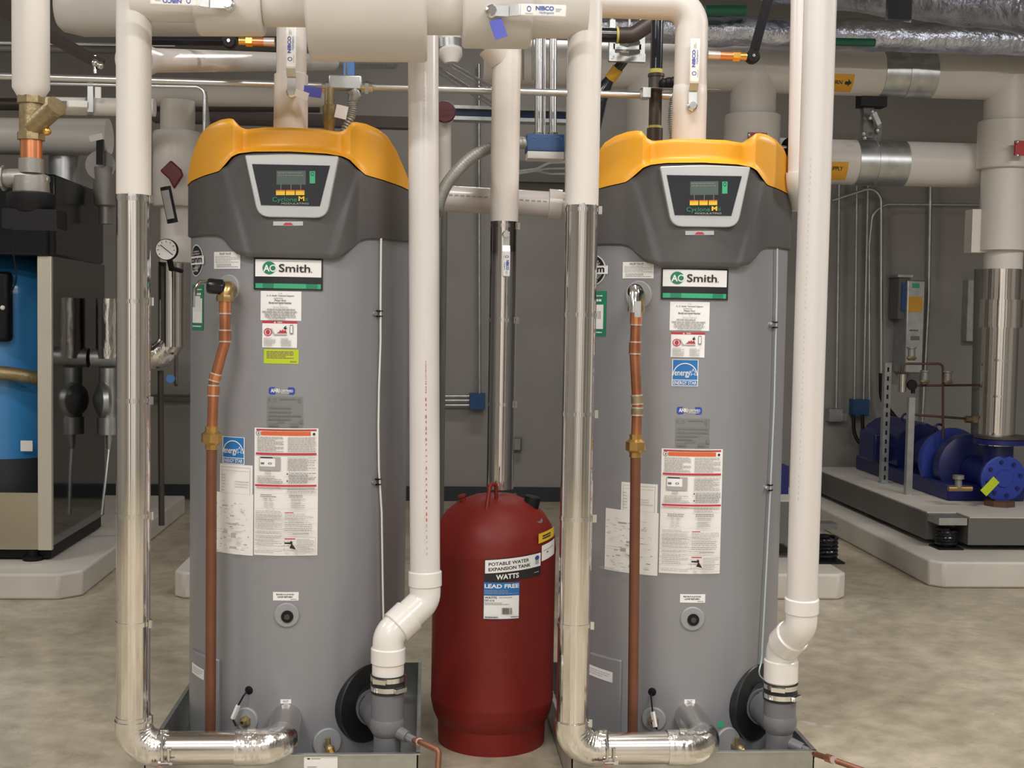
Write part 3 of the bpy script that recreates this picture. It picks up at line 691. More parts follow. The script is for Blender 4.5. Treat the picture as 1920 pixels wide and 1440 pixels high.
# timber props tied under the two foot pipes
for (x, y, nm) in ((308, 1372, 'left'), (1136, 1395, 'right')):
    a = P(x, 1404, YR - .02)
    t = thing('pipe_prop', 'small wooden prop clamped under the steel pipe in front of the ' + nm + ' heater', 'pipe support', (a.x - .02, a.y - .06, 0))
    MB().tube([V((a.x - .05, a.y - .11, 0)), V((a.x + .005, a.y - .045, a.z - .035))], .018, 'wood', seg=4, hint=V((1, 0, 0))).build('timber', t, bevel=.002)
    MB().tube([a + V((.0, -.030, -.03)), a + V((0, -.034, .02)), a + V((0, -.012, .055))], .004, 'chrome', seg=8).tube([a + V((.018, -.032, -.03)), a + V((.018, -.036, .015))], .004, 'chrome', seg=8).cyl(a + V((-.008, -.036, -.028)), a + V((.03, -.036, -.028)), .005, 'chrome', seg=8).build('clamp', t)

# ------------------------------------------------------------------ header along the top
t = thing('insulated_header_pipe', 'large white insulated header pipe running across the top in front', 'pipe', (P(650, 6, YR).x, YR, P(650, 6, YR).z))
HYc = YR
def hp(px, py=4): return P(px, py, HYc)
segs = [('left_run', 251, 372, 0, 44), ('valve_wrap', 370, 494, 2, 68), ('reducer_run', 492, 582, 4, 50), ('mixing_body', 580, 800, -10, 112), ('neck_run', 796, 872, 4, 62), ('valve_body_wrap', 866, 994, 2, 86), ('right_run', 990, 1098, 2, 66)]
for nm, xa, xb, cy, yb_ in segs:
    k = (xa - 562) * .022; r = M(yb_ - cy, YR - .03) * .985
    a, b = P(xa, cy + (xa - 600) * .012, YR), P(xb, cy + (xb - 600) * .012, YR); d = (b - a).normalized(); e = .006
    if nm == 'left_run' or nm == 'right_run': MB().tube([a, b], r, 'jacket', seg=40).build(nm, t)
    else: MB().tube([a, a + d * e, b - d * e, b], [r - .006, r, r, r - .006], 'jacket', seg=56, rip=ripple(3, .003)).build(nm, t, bevel=.002)
def handle(parent, p, ux, n, L=.17, s=1.0, tape=True, nm='valve_handle'):
    """ball valve lever: hub nut, bent steel plate, printed vinyl grip"""
    ux, n = V(ux).normalized(), V(n).normalized(); uy = n.cross(ux)
    m3 = Matrix((ux, uy, n)).transposed(); mb = MB()
    mb.lathe([(.017 * s, -.03), (.017 * s, .008), (.012 * s, .010), (.012 * s, .02), (.0001, .02)], p, n, 'chrome', 8)
    mb.box(p + n * .012 + ux * .022 * s, (.05 * s, .026 * s, .003), 'galv', m3).box(p + n * .026 + ux * .058 * s, (.03 * s, .028 * s, .003), 'galv', m3 @ Matrix.Rotation(-.5, 3, 'Y'))
    o = mb.build(nm, parent); g = MB()
    c = p + n * .031 + ux * (.065 * s + L * .42)
    g.box(c, (L * .84, .030 * s, .006), 'white', m3); gp = g.build('grip', o, bevel=.006)
    g = MB(); e = c + n * .0036
    sg = uy if True else uy
    return o, gp, e, m3
def grip_print(gp, e, ux, uy_up, n, L, s=1.0, flip=False):
    g = MB(); a = -1 if flip else 1
    f = plane_map(e - ux * L * .42 * a + uy_up * .015 * s * a, ux * L * .84 * a, -uy_up * .030 * s * a, n)
    art(g, f, [('o', .22, .42, .045 * 1, .24, .3, 'lb_navy'), ('t', 'NIBCO', .36, .16, .74, .52, 'lb_navy', .03), ('t', 'Hydrapure', .44, .58, .74, .86, 'lb_blue'), ('l', .14, .75, .32, .85, 1, 'lb_fine'), ('l', .78, .3, .9, .6, 2, 'lb_fine')])
    g.build('grip_print', gp)
UX, UY, UZ = V((1, 0, 0)), V((0, 1, 0)), V((0, 0, 1))
p = P(922, 22, YR - .115); o, gp, e, m3 = handle(t, p, UX, -UY, .15, 1.05); grip_print(gp, e, UX, UZ, -UY, .15, 1.05)
MB().box(p + V((.018, -.004, -.045)), (.034, .002, .05), 'blue_tape', Matrix.Rotation(-.35, 3, 'Y')).build('blue_tape_flag', o)
p = P(428, 8, YR - .1); o, gp, e, m3 = handle(t, p, -UX, -UY, .15, 1.05); grip_print(gp, e, UX, UZ, -UY, .15, 1.05, flip=True)

# hot outlet pipes down to the heater tops
def outlet(label, pts, left):
    Y = 3.90; q = [P(x, y, Y) for x, y in pts]
    if left: q[-1] = V((q[-2].x, q[-1].y, 1.80)); q[0] = q[0]
    t = thing('insulated_outlet_pipe', label, 'pipe', tuple(q[-1]))
    return t, q, Y
t, q, Y = outlet('white insulated outlet pipe dropping into the top of the left heater', [(548, -60), (548, 230), (550, 262)], True)
mb = MB(); r = .0465
za = P(546, 141, Y).z; x = q[0].x
mb.tube([V((x, Y, 2.55)), V((x, Y, za + .004))], r, 'jacket', seg=40); mb.build('upper_jacket', t)
MB().tube([V((x, Y, za + .004)), V((x, Y, za)), V((x, Y, 1.84))], [r, r * 1.12, r * 1.15], 'jacket', seg=40, rip=ripple(3, .012)).build('lower_jacket', t)
p = P(547, 173, Y - .056); o, gp, e, m3 = handle(t, p, UZ, -UY, .155, 1.0)
grip_print(gp, e, UZ, -UX, -UY, .155, 1.0)
p2 = p + V((.02, -.018, -.005))
MB().box(p2 + V((.012, 0, -.004)), (.042, .002, .022), 'paper', Matrix.Rotation(.3, 3, 'Y')).build('paper_tag', t)
MB().box(p2 + V((.045, .004, .006)), (.055, .002, .032), 'blue_tape', Matrix.Rotation(.12, 3, 'Y')).build('blue_tape_flag', t)

Y = 3.92
a, b, c = P(1020, 4, Y), P(1298, 8, Y), P(1298, 268, Y)
c = V((b.x, Y, 1.83)); a.z = b.z
t = thing('insulated_outlet_pipe', 'white insulated pipe with rounded elbow dropping into the right heater top', 'pipe', tuple(c))
q = fil([a, b, V((b.x, Y, 2.0))], .075, 10)
MB().tube(q, .0525, 'jacket', seg=40, rip=ripple(3, .004)).build('elbow_jacket', t)
zz = P(1297, 162, Y).z
MB().tube([V((b.x, Y, zz + .006)), V((b.x, Y, zz)), V((b.x, Y, zz - .03)), V((b.x, Y, 1.84))], [.048, .053, .0545, .054], 'jacket', seg=40, rip=ripple(3, .014)).build('lower_jacket', t)
p = P(1297, 199, Y - .055); o, gp, e, m3 = handle(t, p, UZ, -UY, .165, 1.0); grip_print(gp, e, UZ, -UX, -UY, .165, 1.0)
# brass drain fittings with black levers
def side_fitting(label, pa, pb, Y, hub, bar, left):
    a, b, h_ = P(*pa, Y), P(*pb, Y), P(*hub, Y)
    t = thing('drain_fitting', label, 'valve', tuple((a + b) / 2)); d = (b - a).normalized(); L = (b - a).length
    MB().tube([a, a + d * L * .35], [.014, .013], 'solder', seg=16).build('solder_joint', t)
    MB().tube([a + d * L * .3, a + d * L * .62], .0135, 'copper_bright', seg=16).cyl(a + d * L * .55, b, .012, 'brass_bright', seg=16).cyl(a + d * L * .62, a + d * L * .8, .0165, 'brass_bright', seg=6).build('brass_body', t)
    hb = MB().lathe([(.020, -.02), (.023, -.012), (.023, .008), (.018, .014), (.0001, .014)], h_, (0, -1, 0), 'black', 28).lathe([(.005, .012), (.005, .018), (.0001, .018)], h_, (0, -1, 0), 'chrome', 8).build('hub', t)
    e = P(*bar, Y); MB().tube([h_ + (e - h_).normalized() * .018, e], .0165 if not left else .014, 'black', seg=4, hint=V((0, 1, 0))).build('lever', hb, bevel=.002)
side_fitting('brass side valve with long black lever beside the right outlet pipe', (1327, 103), (1402, 106), 3.9, (1411, 106), (1452, -45), False)
side_fitting('brass side valve with black lever beside the left outlet pipe', (515, 79), (448, 77), 3.9, (430, 78), (250, 76), True)

# ------------------------------------------------------------------ expansion line above the red tank
Yx = 4.12
x = P(947, 300, Yx).x; zt = P(947, 416, Yx).z
t = thing('expansion_line_pipe', 'white then steel jacketed pipe rising from the red tank between the heaters', 'pipe', (x, Yx, 0))
lean = V((P(940, 940, Yx).x - x, 0, 0))
a = V((x - .0, Yx, 2.55)); m_ = V((x, Yx, zt)); b = V((P(937, 930, Yx).x, Yx, .80))
MB().tube([a, m_], .0475, 'jacket', seg=40, rip=ripple(4, .004, 1)).build('white_jacket', t)
MB().tube([m_ + V((0, 0, .004)), b],   .0455, 'steel', seg=144, rip=clad(3.4), hint=V((1, 0, 0))).build('steel_jacket', t)
for y in (424, 600, 757, 930): strap(t, m_.lerp(b, (m_.z - P(940, y, Yx).z) / (m_.z - b.z)), b - m_, .0455, buckle=(.95, -.3, 0))
MB().tube([V((x - .035, Yx, P(930, 88, Yx).z)), V((x - .01, Yx, P(930, 118, Yx).z))], [.062, .045], 'jacket', seg=32).build('flared_cap', t)
p = P(949, 440, Yx - .05); o, gp, e, m3 = handle(t, p, -UZ, -UY, .10, .85); grip_print(gp, e, -UZ, UX, -UY, .10, .85)

# ------------------------------------------------------------------ red expansion tank
Yt = 3.945
c0 = P(921, 1384, Yt); cx = c0.x
def tz(py, px=922, Y=None): return P(px, py, Y or Yt).z
RT = M(232, Yt) / 2 * 1.0
tz0 = c0.z
t = thing('expansion_tank', 'dark red potable water expansion tank standing on the floor between the heaters', 'tank', (cx, Yt, 0))
zs = tz(1018); zd = tz(938)
prof = [(RT - .008, 0.02)]
z_b = tz(1340); 
pr = [(.0001, z_b - .03), (RT * .80, z_b - .03), (RT * .90, z_b - .004), (RT * .96, z_b + .022), (RT * .992, z_b + .05), (RT * .998, z_b + .062), (RT * 1.004, z_b + .066), (RT * 1.004, z_b + .072), (RT, z_b + .078), (RT, zs - .03), (RT * 1.006, zs - .024), (RT * 1.006, zs - .012), (RT, zs - .006), (RT * .985, zs + .025), (RT * .93, zs + .062), (RT * .80, zs + .102), (RT * .6, zs + .135), (RT * .35, zs + .155), (.0001, zs + .163)]
MB().lathe(pr, (cx, Yt, 0), (0, 0, 1), 'red_tank', 96).build('shell', t, smooth=50)
MB().lathe([(RT * .87, 0), (RT * .88, z_b * .5), (RT * .885, z_b + .012), (.0001, z_b + .012)], (cx, Yt, 0), (0, 0, 1), 'red_tank', 80).build('base_ring', t)
sh = zs + .12
hk = P(922, 972, Yt - .11)
zc = zs + .118
MB().tube(fil([V((hk.x - .018, Yt - .12, zc)), V((hk.x - .006, Yt - .09, zc + .085)), V((hk.x + .014, Yt - .075, zc + .085)), V((hk.x + .016, Yt - .065, zc + .02))], .012, 4), .0065, 'red_tank', seg=10).build('lifting_ring', t)
MB().lathe([(.026, -.05), (.026, .012), (.022, .016), (.0001, .016)], V((P(996, 950, Yt).x, Yt - .03, tz(952) + .028)), (.25, 0, 1), 'black', 20).build('charging_cap', t)
MB().lathe([(.010, -.03), (.010, .012), (.014, .014), (.014, .022), (.0001, .022)], V((P(868, 946, Yt).x, Yt - .02, tz(950) + .02)), (-.3, 0, 1), 'red_tank', 8).build('relief_stub', t)
def tsurf(px, py):
    d = ray(px, py); ox, oy = CAM.x - cx, CAM.y - Yt; a = d.x ** 2 + d.y ** 2; b = 2 * (ox * d.x + oy * d.y); cc = ox * ox + oy * oy - RT * RT
    k = (-b - math.sqrt(max(b * b - 4 * a * cc, 0))) / (2 * a); p = CAM + d * k; return math.atan2(p.x - cx, -(p.y - Yt)), p.z
def tlabel(name, x0, y0, x1, y1, items, skew=0, pm='lb_white', off=.0015):
    ym = (y0 + y1) / 2; xm = (x0 + x1) / 2
    f = cyl_map(cx, Yt, RT + off, tsurf(x0, ym)[0], tsurf(x1, ym)[0], tsurf(xm, y1)[1], tsurf(xm, y0)[1], skew)
    mb = MB(); art(mb, f, [('r', 0, 0, 1, 1, pm)] + items); mb.build(name, t)
tlabel('tank_label', 908, 1044, 1013, 1088, [('r', .015, .04, .99, .60, 'lb_white'), ('t', 'POTABLE WATER', .07, .15, .745, .295, 'lb_black', .02), ('t', 'EXPANSION TANK', .07, .37, .775, .515, 'lb_black', .02),
    ('c', .905, .22, .045, .10, 'lb_navy'), ('r', .87, .3, .94, .48, 'lb_fine'), ('t', 'WATTS', .19, .68, .56, .90, 'lb_white', .03), ('l', .84, .78, .98, .86, 1, 'lb_fine')], skew=.016, pm='lb_black')
tlabel('lead_free_label', 907, 1092, 973, 1161, [('r', 0, .02, 1, .33, 'lb_blue'), ('t', 'LEAD FREE', .02, .045, .98, .155, 'lb_white', .03), ('l', .02, .2, .96, .32, 3, 'lb_fine', .3), ('r', .01, .36, .985, .985, 'lb_white'),
    ('t', 'WATTS', .03, .38, .36, .44, 'lb_black', .03), ('l', .42, .38, .78, .43, 1, 'lb_fine'), ('t', 'DET-A-42', .03, .46, .3, .51, 'lb_grey', .02), ('l', .03, .53, .7, .61, 2, 'lb_fine'),
    ] + [('r', .50 + k * .024, .68, .50 + k * .024 + random.choice([.008, .014]), .86, 'lb_black') for k in range(12)] + [('l', .05, .9, .4, .96, 1, 'lb_grey', .6), ('l', .74, .9, .96, .95, 1, 'lb_grey', .5)], pm='lb_blue')
tlabel('yellow_label', 1009, 995, 1037, 1013, [('l', .2, .25, .9, .75, 2, 'lb_black', .7)], skew=.012, pm='lb_yellow', off=.002)
tlabel('white_label', 1015, 1017, 1038, 1046, [('r', .3, .5, .42, .6, 'lb_grey'), ('l', .1, .3, .8, .42, 1, 'lb_fine')], skew=.012)
dq_ = P(1006, 972, Yt - .09); MB().lathe([(.022, -.02), (.022, .003), (.0001, .003)], dq_, (.55, -.45, .75), 'galv', 24).build('dome_label', t)

# ------------------------------------------------------------------ white vent pipes with offsets and grey exhaust tees
rp = .0445
def coupling(parent, a, b, r, m='pvc_clean', nm='coupling'):
    d = (b - a).normalized(); L = (b - a).length
    return MB().tube([a, a + d * .003, b - d * .003, b], [r - .003, r, r, r - .003], m, seg=44).build(nm, parent)
def vent(label, top, bot, Yt_, Yb, ex, left):
    a, b = P(*top, Yt_), P(*bot, Yb)
    t = thing('vent_pipe', label, 'pipe', (ex['x'], ex['Y'], 0))
    mb = MB().tube([a + (a - b) * ((ZC - .01 - a.z) / (a - b).z), a, b], rp, 'pvc', seg=48); pipe = mb.build('straight_pipe', t)
    lo = V((ex['x'], ex['Y'], 0))
    zc1, zc2 = P(bot[0], ex['c1'], Yb).z, P(bot[0], ex['c1b'], Yb).z
    d = (b - a).normalized()
    def on(z): return a + d * ((z - a.z) / d.z)
    coupling(t, on(zc1), on(zc2), .0495)
    z3, z4 = P(ex['px'], ex['c3'], ex['Y']).z, P(ex['px'], ex['c3b'], ex['Y']).z
    K1 = on(zc2 - .012 - .03); K2 = V((lo.x, lo.y, z3 + .035))
    dd = (K2 - K1).normalized()
    q = fil([on(zc2 + .01), K1, K2, V((lo.x, lo.y, z3 - .01))], .055, 6)
    MB().tube(q, .046, 'pvc_clean', seg=44).build('offset_elbows', t)
    mid = (K1 + K2) / 2; coupling(t, mid + dd * .045, mid - dd * .012, .0515, nm='elbow_hub')
    coupling(t, V((lo.x, lo.y, z3)), V((lo.x, lo.y, z4)), .0505)
    z5 = P(ex['px'], ex['c5'], ex['Y']).z
    MB().cyl(V((lo.x, lo.y, z4 + .01)), V((lo.x, lo.y, z5)), .0465, 'pvc_clean', seg=44).build('short_pipe', t)
    # print along the pipe
    if left:
        g = MB(); R1 = rp + .0004; n = 60; zz = P(800, 672, 3.6).z; 
        def fmap(u, v, off):
            z = a.z + (b.z - a.z) * 0 ; z = ex['z0'] + (ex['z1'] - ex['z0']) * v; c = on(z); th = .05 + .10 * u
            return V((c.x + (R1 + off) * math.sin(th), c.y - (R1 + off) * math.cos(th), z))
        art(g, fmap, [('t', 'CHARLOTTE PIPE', .1, .01, .9, .17, 'lb_red', 0, -90)] + [('r', .2 + random.uniform(-.1, .1), y, .75, y + random.uniform(.006, .02), 'lb_red' if y < .8 else 'lb_fine') for y in [.19 + k * .028 for k in range(28)]])
        g.build('pipe_print', pipe)
        g = MB(); zt_ = a.z
        def fm2(u, v, off):
            z = P(800, 100, 3.6).z + (P(800, 260, 3.6).z - P(800, 100, 3.6).z) * v; c = on(z); th = .02 + .08 * u
            return V((c.x + (R1 + off) * math.sin(th), c.y - (R1 + off) * math.cos(th), z))
        art(g, fm2, [('r', .3 + random.uniform(-.1, .1), k * .05, .7, k * .05 + random.uniform(.006, .02), 'lb_fine') for k in range(20)]); g.build('faint_print', pipe)
    else:
        g = MB(); R1 = rp + .0004
        def fm3(u, v, off):
            z = P(1510, 290, 3.4).z + (P(1490, 930, 3.6).z - P(1510, 290, 3.4).z) * v; c = on(z); th = -.62 + .06 * u
            return V((c.x + (R1 + off) * math.sin(th), c.y - (R1 + off) * math.cos(th), z))
        art(g, fm3, [('r', .3, k * .0165, .7, k * .0165 + random.uniform(.003, .009), 'lb_fine') for k in range(60) if k % 9]); g.build('pipe_print', pipe)
    # exhaust tee: a separate grey fitting hung on the boot
    pb, n = ex['boot']
    zt1 = z5 + .004
    t2 = thing('exhaust_tee', 'grey plastic exhaust tee with steel clamps at the foot of the ' + ('left' if left else 'right') + ' water heater', 'pipe fitting', (lo.x, lo.y, .04))
    zc = pb.z
    cen = V((lo.x, lo.y, zc))
    hit = pb + n * .012
    mb = MB().tube(fil([hit, hit.lerp(cen, .6), cen], .02, 4), .0505, 'pvc_grey', seg=40)
    mb.ball(cen, .0515, 'pvc_grey', seg=36).cyl(cen, V((lo.x, lo.y, z5)), .0475, 'pvc_grey', seg=40).cyl(cen, V((lo.x, lo.y, .075)), .0395, 'pvc_grey', seg=40)
    dh = (cen - hit).normalized(); mb.cyl(hit, hit + dh * .040, .0585, 'pvc_grey', seg=40)
    mb.lathe([(.052, -.02), (.052, .02), (.0001, .02)], V((lo.x, lo.y, .072)), (0, 0, 1), 'pvc_grey', 40)
    mb.build('tee_body', t2, smooth=50)
    MB().tube([V((lo.x, lo.y, z5 - .045)), V((lo.x, lo.y, z5 + .008))], .0500, 'rubber', seg=40).build('rubber_sleeve', t2)
    for k, zq in enumerate((z5 - .002, z5 - .030)):
        cl = MB().cyl(V((lo.x, lo.y, zq - .007)), V((lo.x, lo.y, zq + .007)), .0515, 'chrome', seg=40)
        an = -.4 if k == 0 else .75; dq = V((math.sin(an), -math.cos(an), 0)); cl.box(V((lo.x, lo.y, zq)) + dq * .055, (.04, .011, .013), 'chrome', Matrix((V((dq.y, -dq.x, 0)), dq, UZ)).transposed()); cl.build('clamp', t2)
    # condensate outlet
    s = V((lo.x, lo.y, P(ex['px'], ex['cond'], ex['Y']).z)); d1 = V((.80, -.60, -.22)).normalized()
    mb = MB().cyl(s + d1 * .03, s + d1 * .075, .020, 'pvc_grey', r1=.017).cyl(s + d1 * .07, s + d1 * .115, .0125, 'pvc_grey', seg=8); mb.build('drain_boss', t2)
    return t, t2, s, d1
yl = 3.545
exl = dict(px=727, Y=yl, x=P(727, 1300, yl).x, c1=1070, c1b=1099, c3=1213, c3b=1243, c5=1268, cond=1362, boot=exL, z0=P(800, 672, 3.6).z, z1=P(800, 1050, 3.6).z)
v1 = vent('white plastic vent pipe with printed red lettering in front of the left heater', (793, -60), (797, 1090), 3.65, 3.60, exl, True)
yr = 3.545
exr = dict(px=1463, Y=yr, x=P(1463, 1300, yr).x, c1=1120, c1b=1149, c3=1236, c3b=1277, c5=1283, cond=1385, boot=exR)
v2 = vent('white plastic vent pipe standing in front of the right edge of the right heater', (1540, -60), (1503, 1140), 3.36, 3.46, exr, False)
# condensate tubing
for (tv, pts, nm, lab) in ((v1, [(738, 1368), (790, 1392), (823, 1407), (820, 1460)], 'left', 'copper drain tubing leaving the grey exhaust tee below the left heater'),
                           (v2, [(1478, 1383), (1560, 1424), (1600, 1438), (1640, 1452)], 'right', 'copper drain tubing leaving the grey exhaust tee below the right heater')):
    s, d1 = tv[2], tv[3]; a = s + d1 * .10
    q = [a] + [P(x, y, 3.36 - .03 * k) for k, (x, y) in enumerate(pts[1:])]
    t = thing('condensate_tube', lab, 'pipe', tuple((q[0] + q[-1]) / 2))
    MB().tube(fil(q, .015, 5), .0082, 'copper_dull', seg=14).build('tubing', t)
    m_ = q[0].lerp(q[1], .62 if nm == 'left' else .9); d = (q[1] - q[0]).normalized()
    MB().cyl(m_ - d * .016, m_ + d * .016, .0125, 'copper', seg=8).cyl(m_ + d * .018, m_ + d * .024, .0105, 'solder', seg=14).build('union', t)

# ------------------------------------------------------------------ drain pans
def pan(hx, lab, paper, hw=.385):
    _, yf, yk, hh = .385, 3.46, 4.40, .125
    t = thing('drain_pan', lab, 'drain pan', (hx, (yf + yk) / 2, 0)); th = .004
    cx0, cx1 = hx - hw, hx + hw
    MB().bx((cx0, yf, .0), (cx1, yk, .004), 'galv_pan').build('pan_floor', t)
    mb = MB()
    for a, b in (((cx0, yf, 0), (cx1, yf + th, hh)), ((cx0, yk - th, 0), (cx1, yk, hh)), ((cx0, yf, 0), (cx0 + th, yk, hh)), ((cx1 - th, yf, 0), (cx1, yk, hh))): mb.bx(a, b, 'galv_pan')
    mb.build('pan_walls', t)
    MB().bx((cx0 - .006, yf - .008, hh), (cx1 + .006, yf + .006, hh + .003), 'galv').bx((cx0 - .006, yf, hh), (cx0 + .006, yk, hh + .003), 'galv').bx((cx1 - .006, yf, hh), (cx1 + .006, yk, hh + .003), 'galv').build('rolled_rim', t)
    if paper:
        g = MB(); x0 = P(570, 1425, yf).x; x1 = P(633, 1425, yf).x
        art(g, plane_map((x0, yf - .0015, hh - .004), (x1 - x0, 0, 0), (0, 0, -.09), (0, -1, 0)), [('r', 0, 0, 1, 1, 'paper'), ('r', .1, .06, .18, .1, 'lb_black'), ('l', .22, .06, .6, .1, 1, 'lb_grey'), ('l', .1, .3, .4, .6, 4, 'lb_fine'), ('r', .3, .4, .7, .9, 'lb_fine')]); g.build('paper_label', t)
pan(HL.x + .01, 'galvanised drain pan with paper label under the left water heater', True)
_xa, _xb = P(1072, 1413, 3.46).x, P(1527, 1413, 3.46).x
pan((_xa + _xb) / 2, 'galvanised drain pan under the right water heater', False, (_xb - _xa) / 2)

# ================================================================== BACKGROUND
def pipe(name, label, cat, a, b, r, m, parent=None, seg=28, group=None, rip=None):
    return MB().tube([a, b], r, m, seg=seg, rip=rip).build(name, parent, label=label if parent is None else None, cat=cat if parent is None else None, group=group)
def one(name, label, cat, mb, group=None, **k): return mb.build(name, label=label, cat=cat, group=group, **k)
def hpipe(x0, y0, x1, y1, Y, wpx):    # a pipe across the picture at distance Y
    return P(x0, y0, Y), P(x1, y1, Y), M(wpx, Y) / 2

# conduit crossing behind the header with its junction box
a, b, r = hpipe(-60, 141, 1272, 181, 4.30, 13)
one('long_conduit', 'thin steel conduit crossing the whole scene behind the heaters', 'conduit', MB().tube([a, b], r, 'emt', seg=20))
t = thing('junction_box', 'grey junction box on the long conduit above the left heater', 'junction box', tuple(P(648, 160, 4.30)))
c = P(648, 156, 4.27)
MB().box(c, (M(60, 4.27), .045, M(26, 4.27)), 'galv').build('box', t, bevel=.005)
for k, (x, d) in enumerate(((615, -1), (688, 1))):
    e = P(x, 164, 4.27); MB().cyl(e - UX * .02, e + UX * .02, .018, 'chrome', seg=20).cyl(e - UX * .006, e + UX * .006, .022, 'chrome', seg=6).build('connector', t)
e = P(666, 180, 4.27); MB().tube([P(662, 170, 4.27), e, P(659, 192, 4.27)], [.026, .024, .015], 'galv', seg=18).build('flex_connector', t)
q = [P(x, y, 4.2) for x, y in ((660, 190), (661, 205), (658, 220), (648, 240), (640, 262))]
one('flexible_conduit', 'short ribbed flexible conduit dropping from the junction box to the left heater', 'conduit', MB().tube([p for i in range(len(q) - 1) for p in [q[i].lerp(q[i + 1], k / 8) for k in range(8)]], [.0125 if i % 2 else .015 for i in range(32)], 'flex_grey', seg=16))
t = thing('gas_valve', 'small bronze valve with paper tag behind the left heater top', 'valve', tuple(P(619, 235, 4.15)))
MB().lathe([(M(10, 4.15), 0), (M(10, 4.15), .05), (M(12, 4.15), .055), (M(12, 4.15), .11), (M(9, 4.15), .115), (M(9, 4.15), .17), (.0001, .17)], P(617, 262, 4.15), UZ, 'brass_old', 18).build('valve_body', t)
MB().box(P(640, 210, 4.12), (M(22, 4.1), .004, M(24, 4.1)), 'paper', Matrix.Rotation(.2, 3, 'Y')).build('paper_tag', t)
a, b = P(655, 143, 4.9), P(655, 70, 4.9)
one('blue_strut', 'blue painted strut hanging behind the junction box', 'strut', MB().box((a + b) / 2, (M(20, 4.9), .03, (b - a).length * 1.3), 'blue_strut'))
one('hanger_rod', 'thin threaded rod in front of the blue strut', 'rod', MB().cyl(P(650, 146, 4.35), P(650, 60, 4.35), .004, 'chrome', seg=8))

# branch pipe behind the left riser
a, b = P(262, 113, 3.62), P(622, 117, 5.3)
t = thing('white_branch_pipe', 'white horizontal pipe running back from the left riser', 'pipe', tuple(a))
MB().tube([a + (b - a) * -.02, a + (b - a) * .02, a + (b - a) * .05, b], [.058, .045, .035, .033], 'pvc', seg=32).build('white_section', t)
MB().tube([b, b + (b - a) * .55], .030, 'galv', seg=24).build('wrapped_section', t)

# vent run between the heaters and its elbow behind the second riser
Yv = 4.35; a, b = P(770, 362, Yv), P(1062, 384, Yv); b.z = a.z - .03; r = M(48, Yv) / 2
t = thing('vent_run_pipe', 'white plastic pipe running level behind the heaters with an elbow at its right end', 'pipe', tuple((a + b) / 2))
c = V((P(1082, 384, Yv).x, Yv, b.z)); up = V((c.x, Yv, P(1082, 40, Yv).z))
MB().tube([a - UX * .35, b], r, 'pvc', seg=40).build('straight_pipe', t)
MB().tube([b] + bend_pts(b - UX * .1, c, up, .05, 8) + [up], r * 1.0, 'pvc_clean', seg=40).build('elbow', t)
MB().cyl(P(1028, 382, Yv), P(1052, 384, Yv), r * 1.16, 'pvc_clean', seg=40).build('coupling', t)
mb = MB(); nn = 14
for k in range(nn):
    x = 845 + k * 11 + (45 if k > 6 else 0); p = P(x, 360 + (x - 770) * .07, Yv - r - .001); mb.box(p, (M(7, Yv), .0006, M(2.2, Yv)), 'lb_fine')
mb.build('pipe_print', t)
# second vent pipe behind the right one with its elbow into the heater
Yv = 4.0; a, b = P(1506, -60, 3.75), P(1499, 340, 3.75)
t = thing('rear_vent_pipe', 'white plastic pipe half hidden behind the right vent pipe, bending into the right heater', 'pipe', tuple(b))
q = fil([a, b, P(1502, 372, 3.85), P(1470, 372, 3.98)], .04, 6)
MB().tube([V((a.x, a.y, ZC - .01)), a, b], .036, 'pvc', seg=36).build('straight_pipe', t)
MB().tube(q[1:], .042, 'pvc_clean', seg=36).build('elbow', t)

# grey flexible conduit between vent pipe and blue box
q = [P(x, y, Y_) for x, y, Y_ in ((820, 400, 3.92), (824, 375, 3.95), (838, 345, 4.02), (862, 315, 4.1), (892, 290, 4.2), (930, 274, 4.28), (985, 268, 4.36))]
pp = []
for i in range(len(q) - 1):
    p0, p1, p2, p3 = q[max(i - 1, 0)], q[i], q[i + 1], q[min(i + 2, len(q) - 1)]
    for k in range(14):
        s_ = k / 14; pp.append(.5 * ((2 * p1) + (-p0 + p2) * s_ + (2 * p0 - 5 * p1 + 4 * p2 - p3) * s_ * s_ + (-p0 + 3 * p1 - 3 * p2 + p3) * s_ ** 3))
one('flexible_conduit', 'thick ribbed grey flexible conduit curving up between the heaters', 'conduit', MB().tube(pp, [.0165 if i % 2 else .0205 for i in range(len(pp))], 'flex_grey', seg=18), smooth=20)
t = thing('blue_junction_box', 'blue junction box with white underside hanging on conduits between the heaters', 'junction box', tuple(P(1020, 285, 4.5)))
c = P(1021, 271, 4.5); Yb = 4.5
MB().box(c, (M(70, Yb), .10, M(32, Yb)), 'blue_box').build('box', t, bevel=.003)
for x in (998, 1020, 1043):
    p = P(x, 269, Yb) + V((0, -.0505, 0)); MB().tube([p + V((M(8, Yb) * math.cos(a_), 0, M(8, Yb) * math.sin(a_))) for a_ in [PI * .1 + k * .2 for k in range(14)]], .0012, 'blue_strut', seg=6).build('knockout', t)
MB().box(P(1021, 293, Yb) + UY * 0, (M(67, Yb), .095, M(14, Yb)), 'white').build('lower_cover', t)
MB().box(P(1062, 279, Yb), (M(14, Yb), .03, M(18, Yb)), 'galv').build('side_bracket', t)
MB().cyl(P(972, 266, Yb), P(988, 268, Yb), .02, 'flex_grey', seg=20).build('conduit_fitting', t)
for x, w_, lab in ((1009.5, 14, 'left'), (1036.5, 14, 'right')):
    t = thing('vertical_conduit', lab + ' of the two shiny conduits dropping into the blue box', 'conduit', tuple(P(x, 254, Yb)), group='conduits into the blue box')
    MB().cyl(P(x, 256, Yb), P(x + 1, -80, Yb), M(w_, Yb) / 2, 'emt', seg=20).build('tube', t); MB().cyl(P(x, 256, Yb), P(x, 249, Yb), M(19, Yb) / 2, 'chrome', seg=8).build('connector', t)
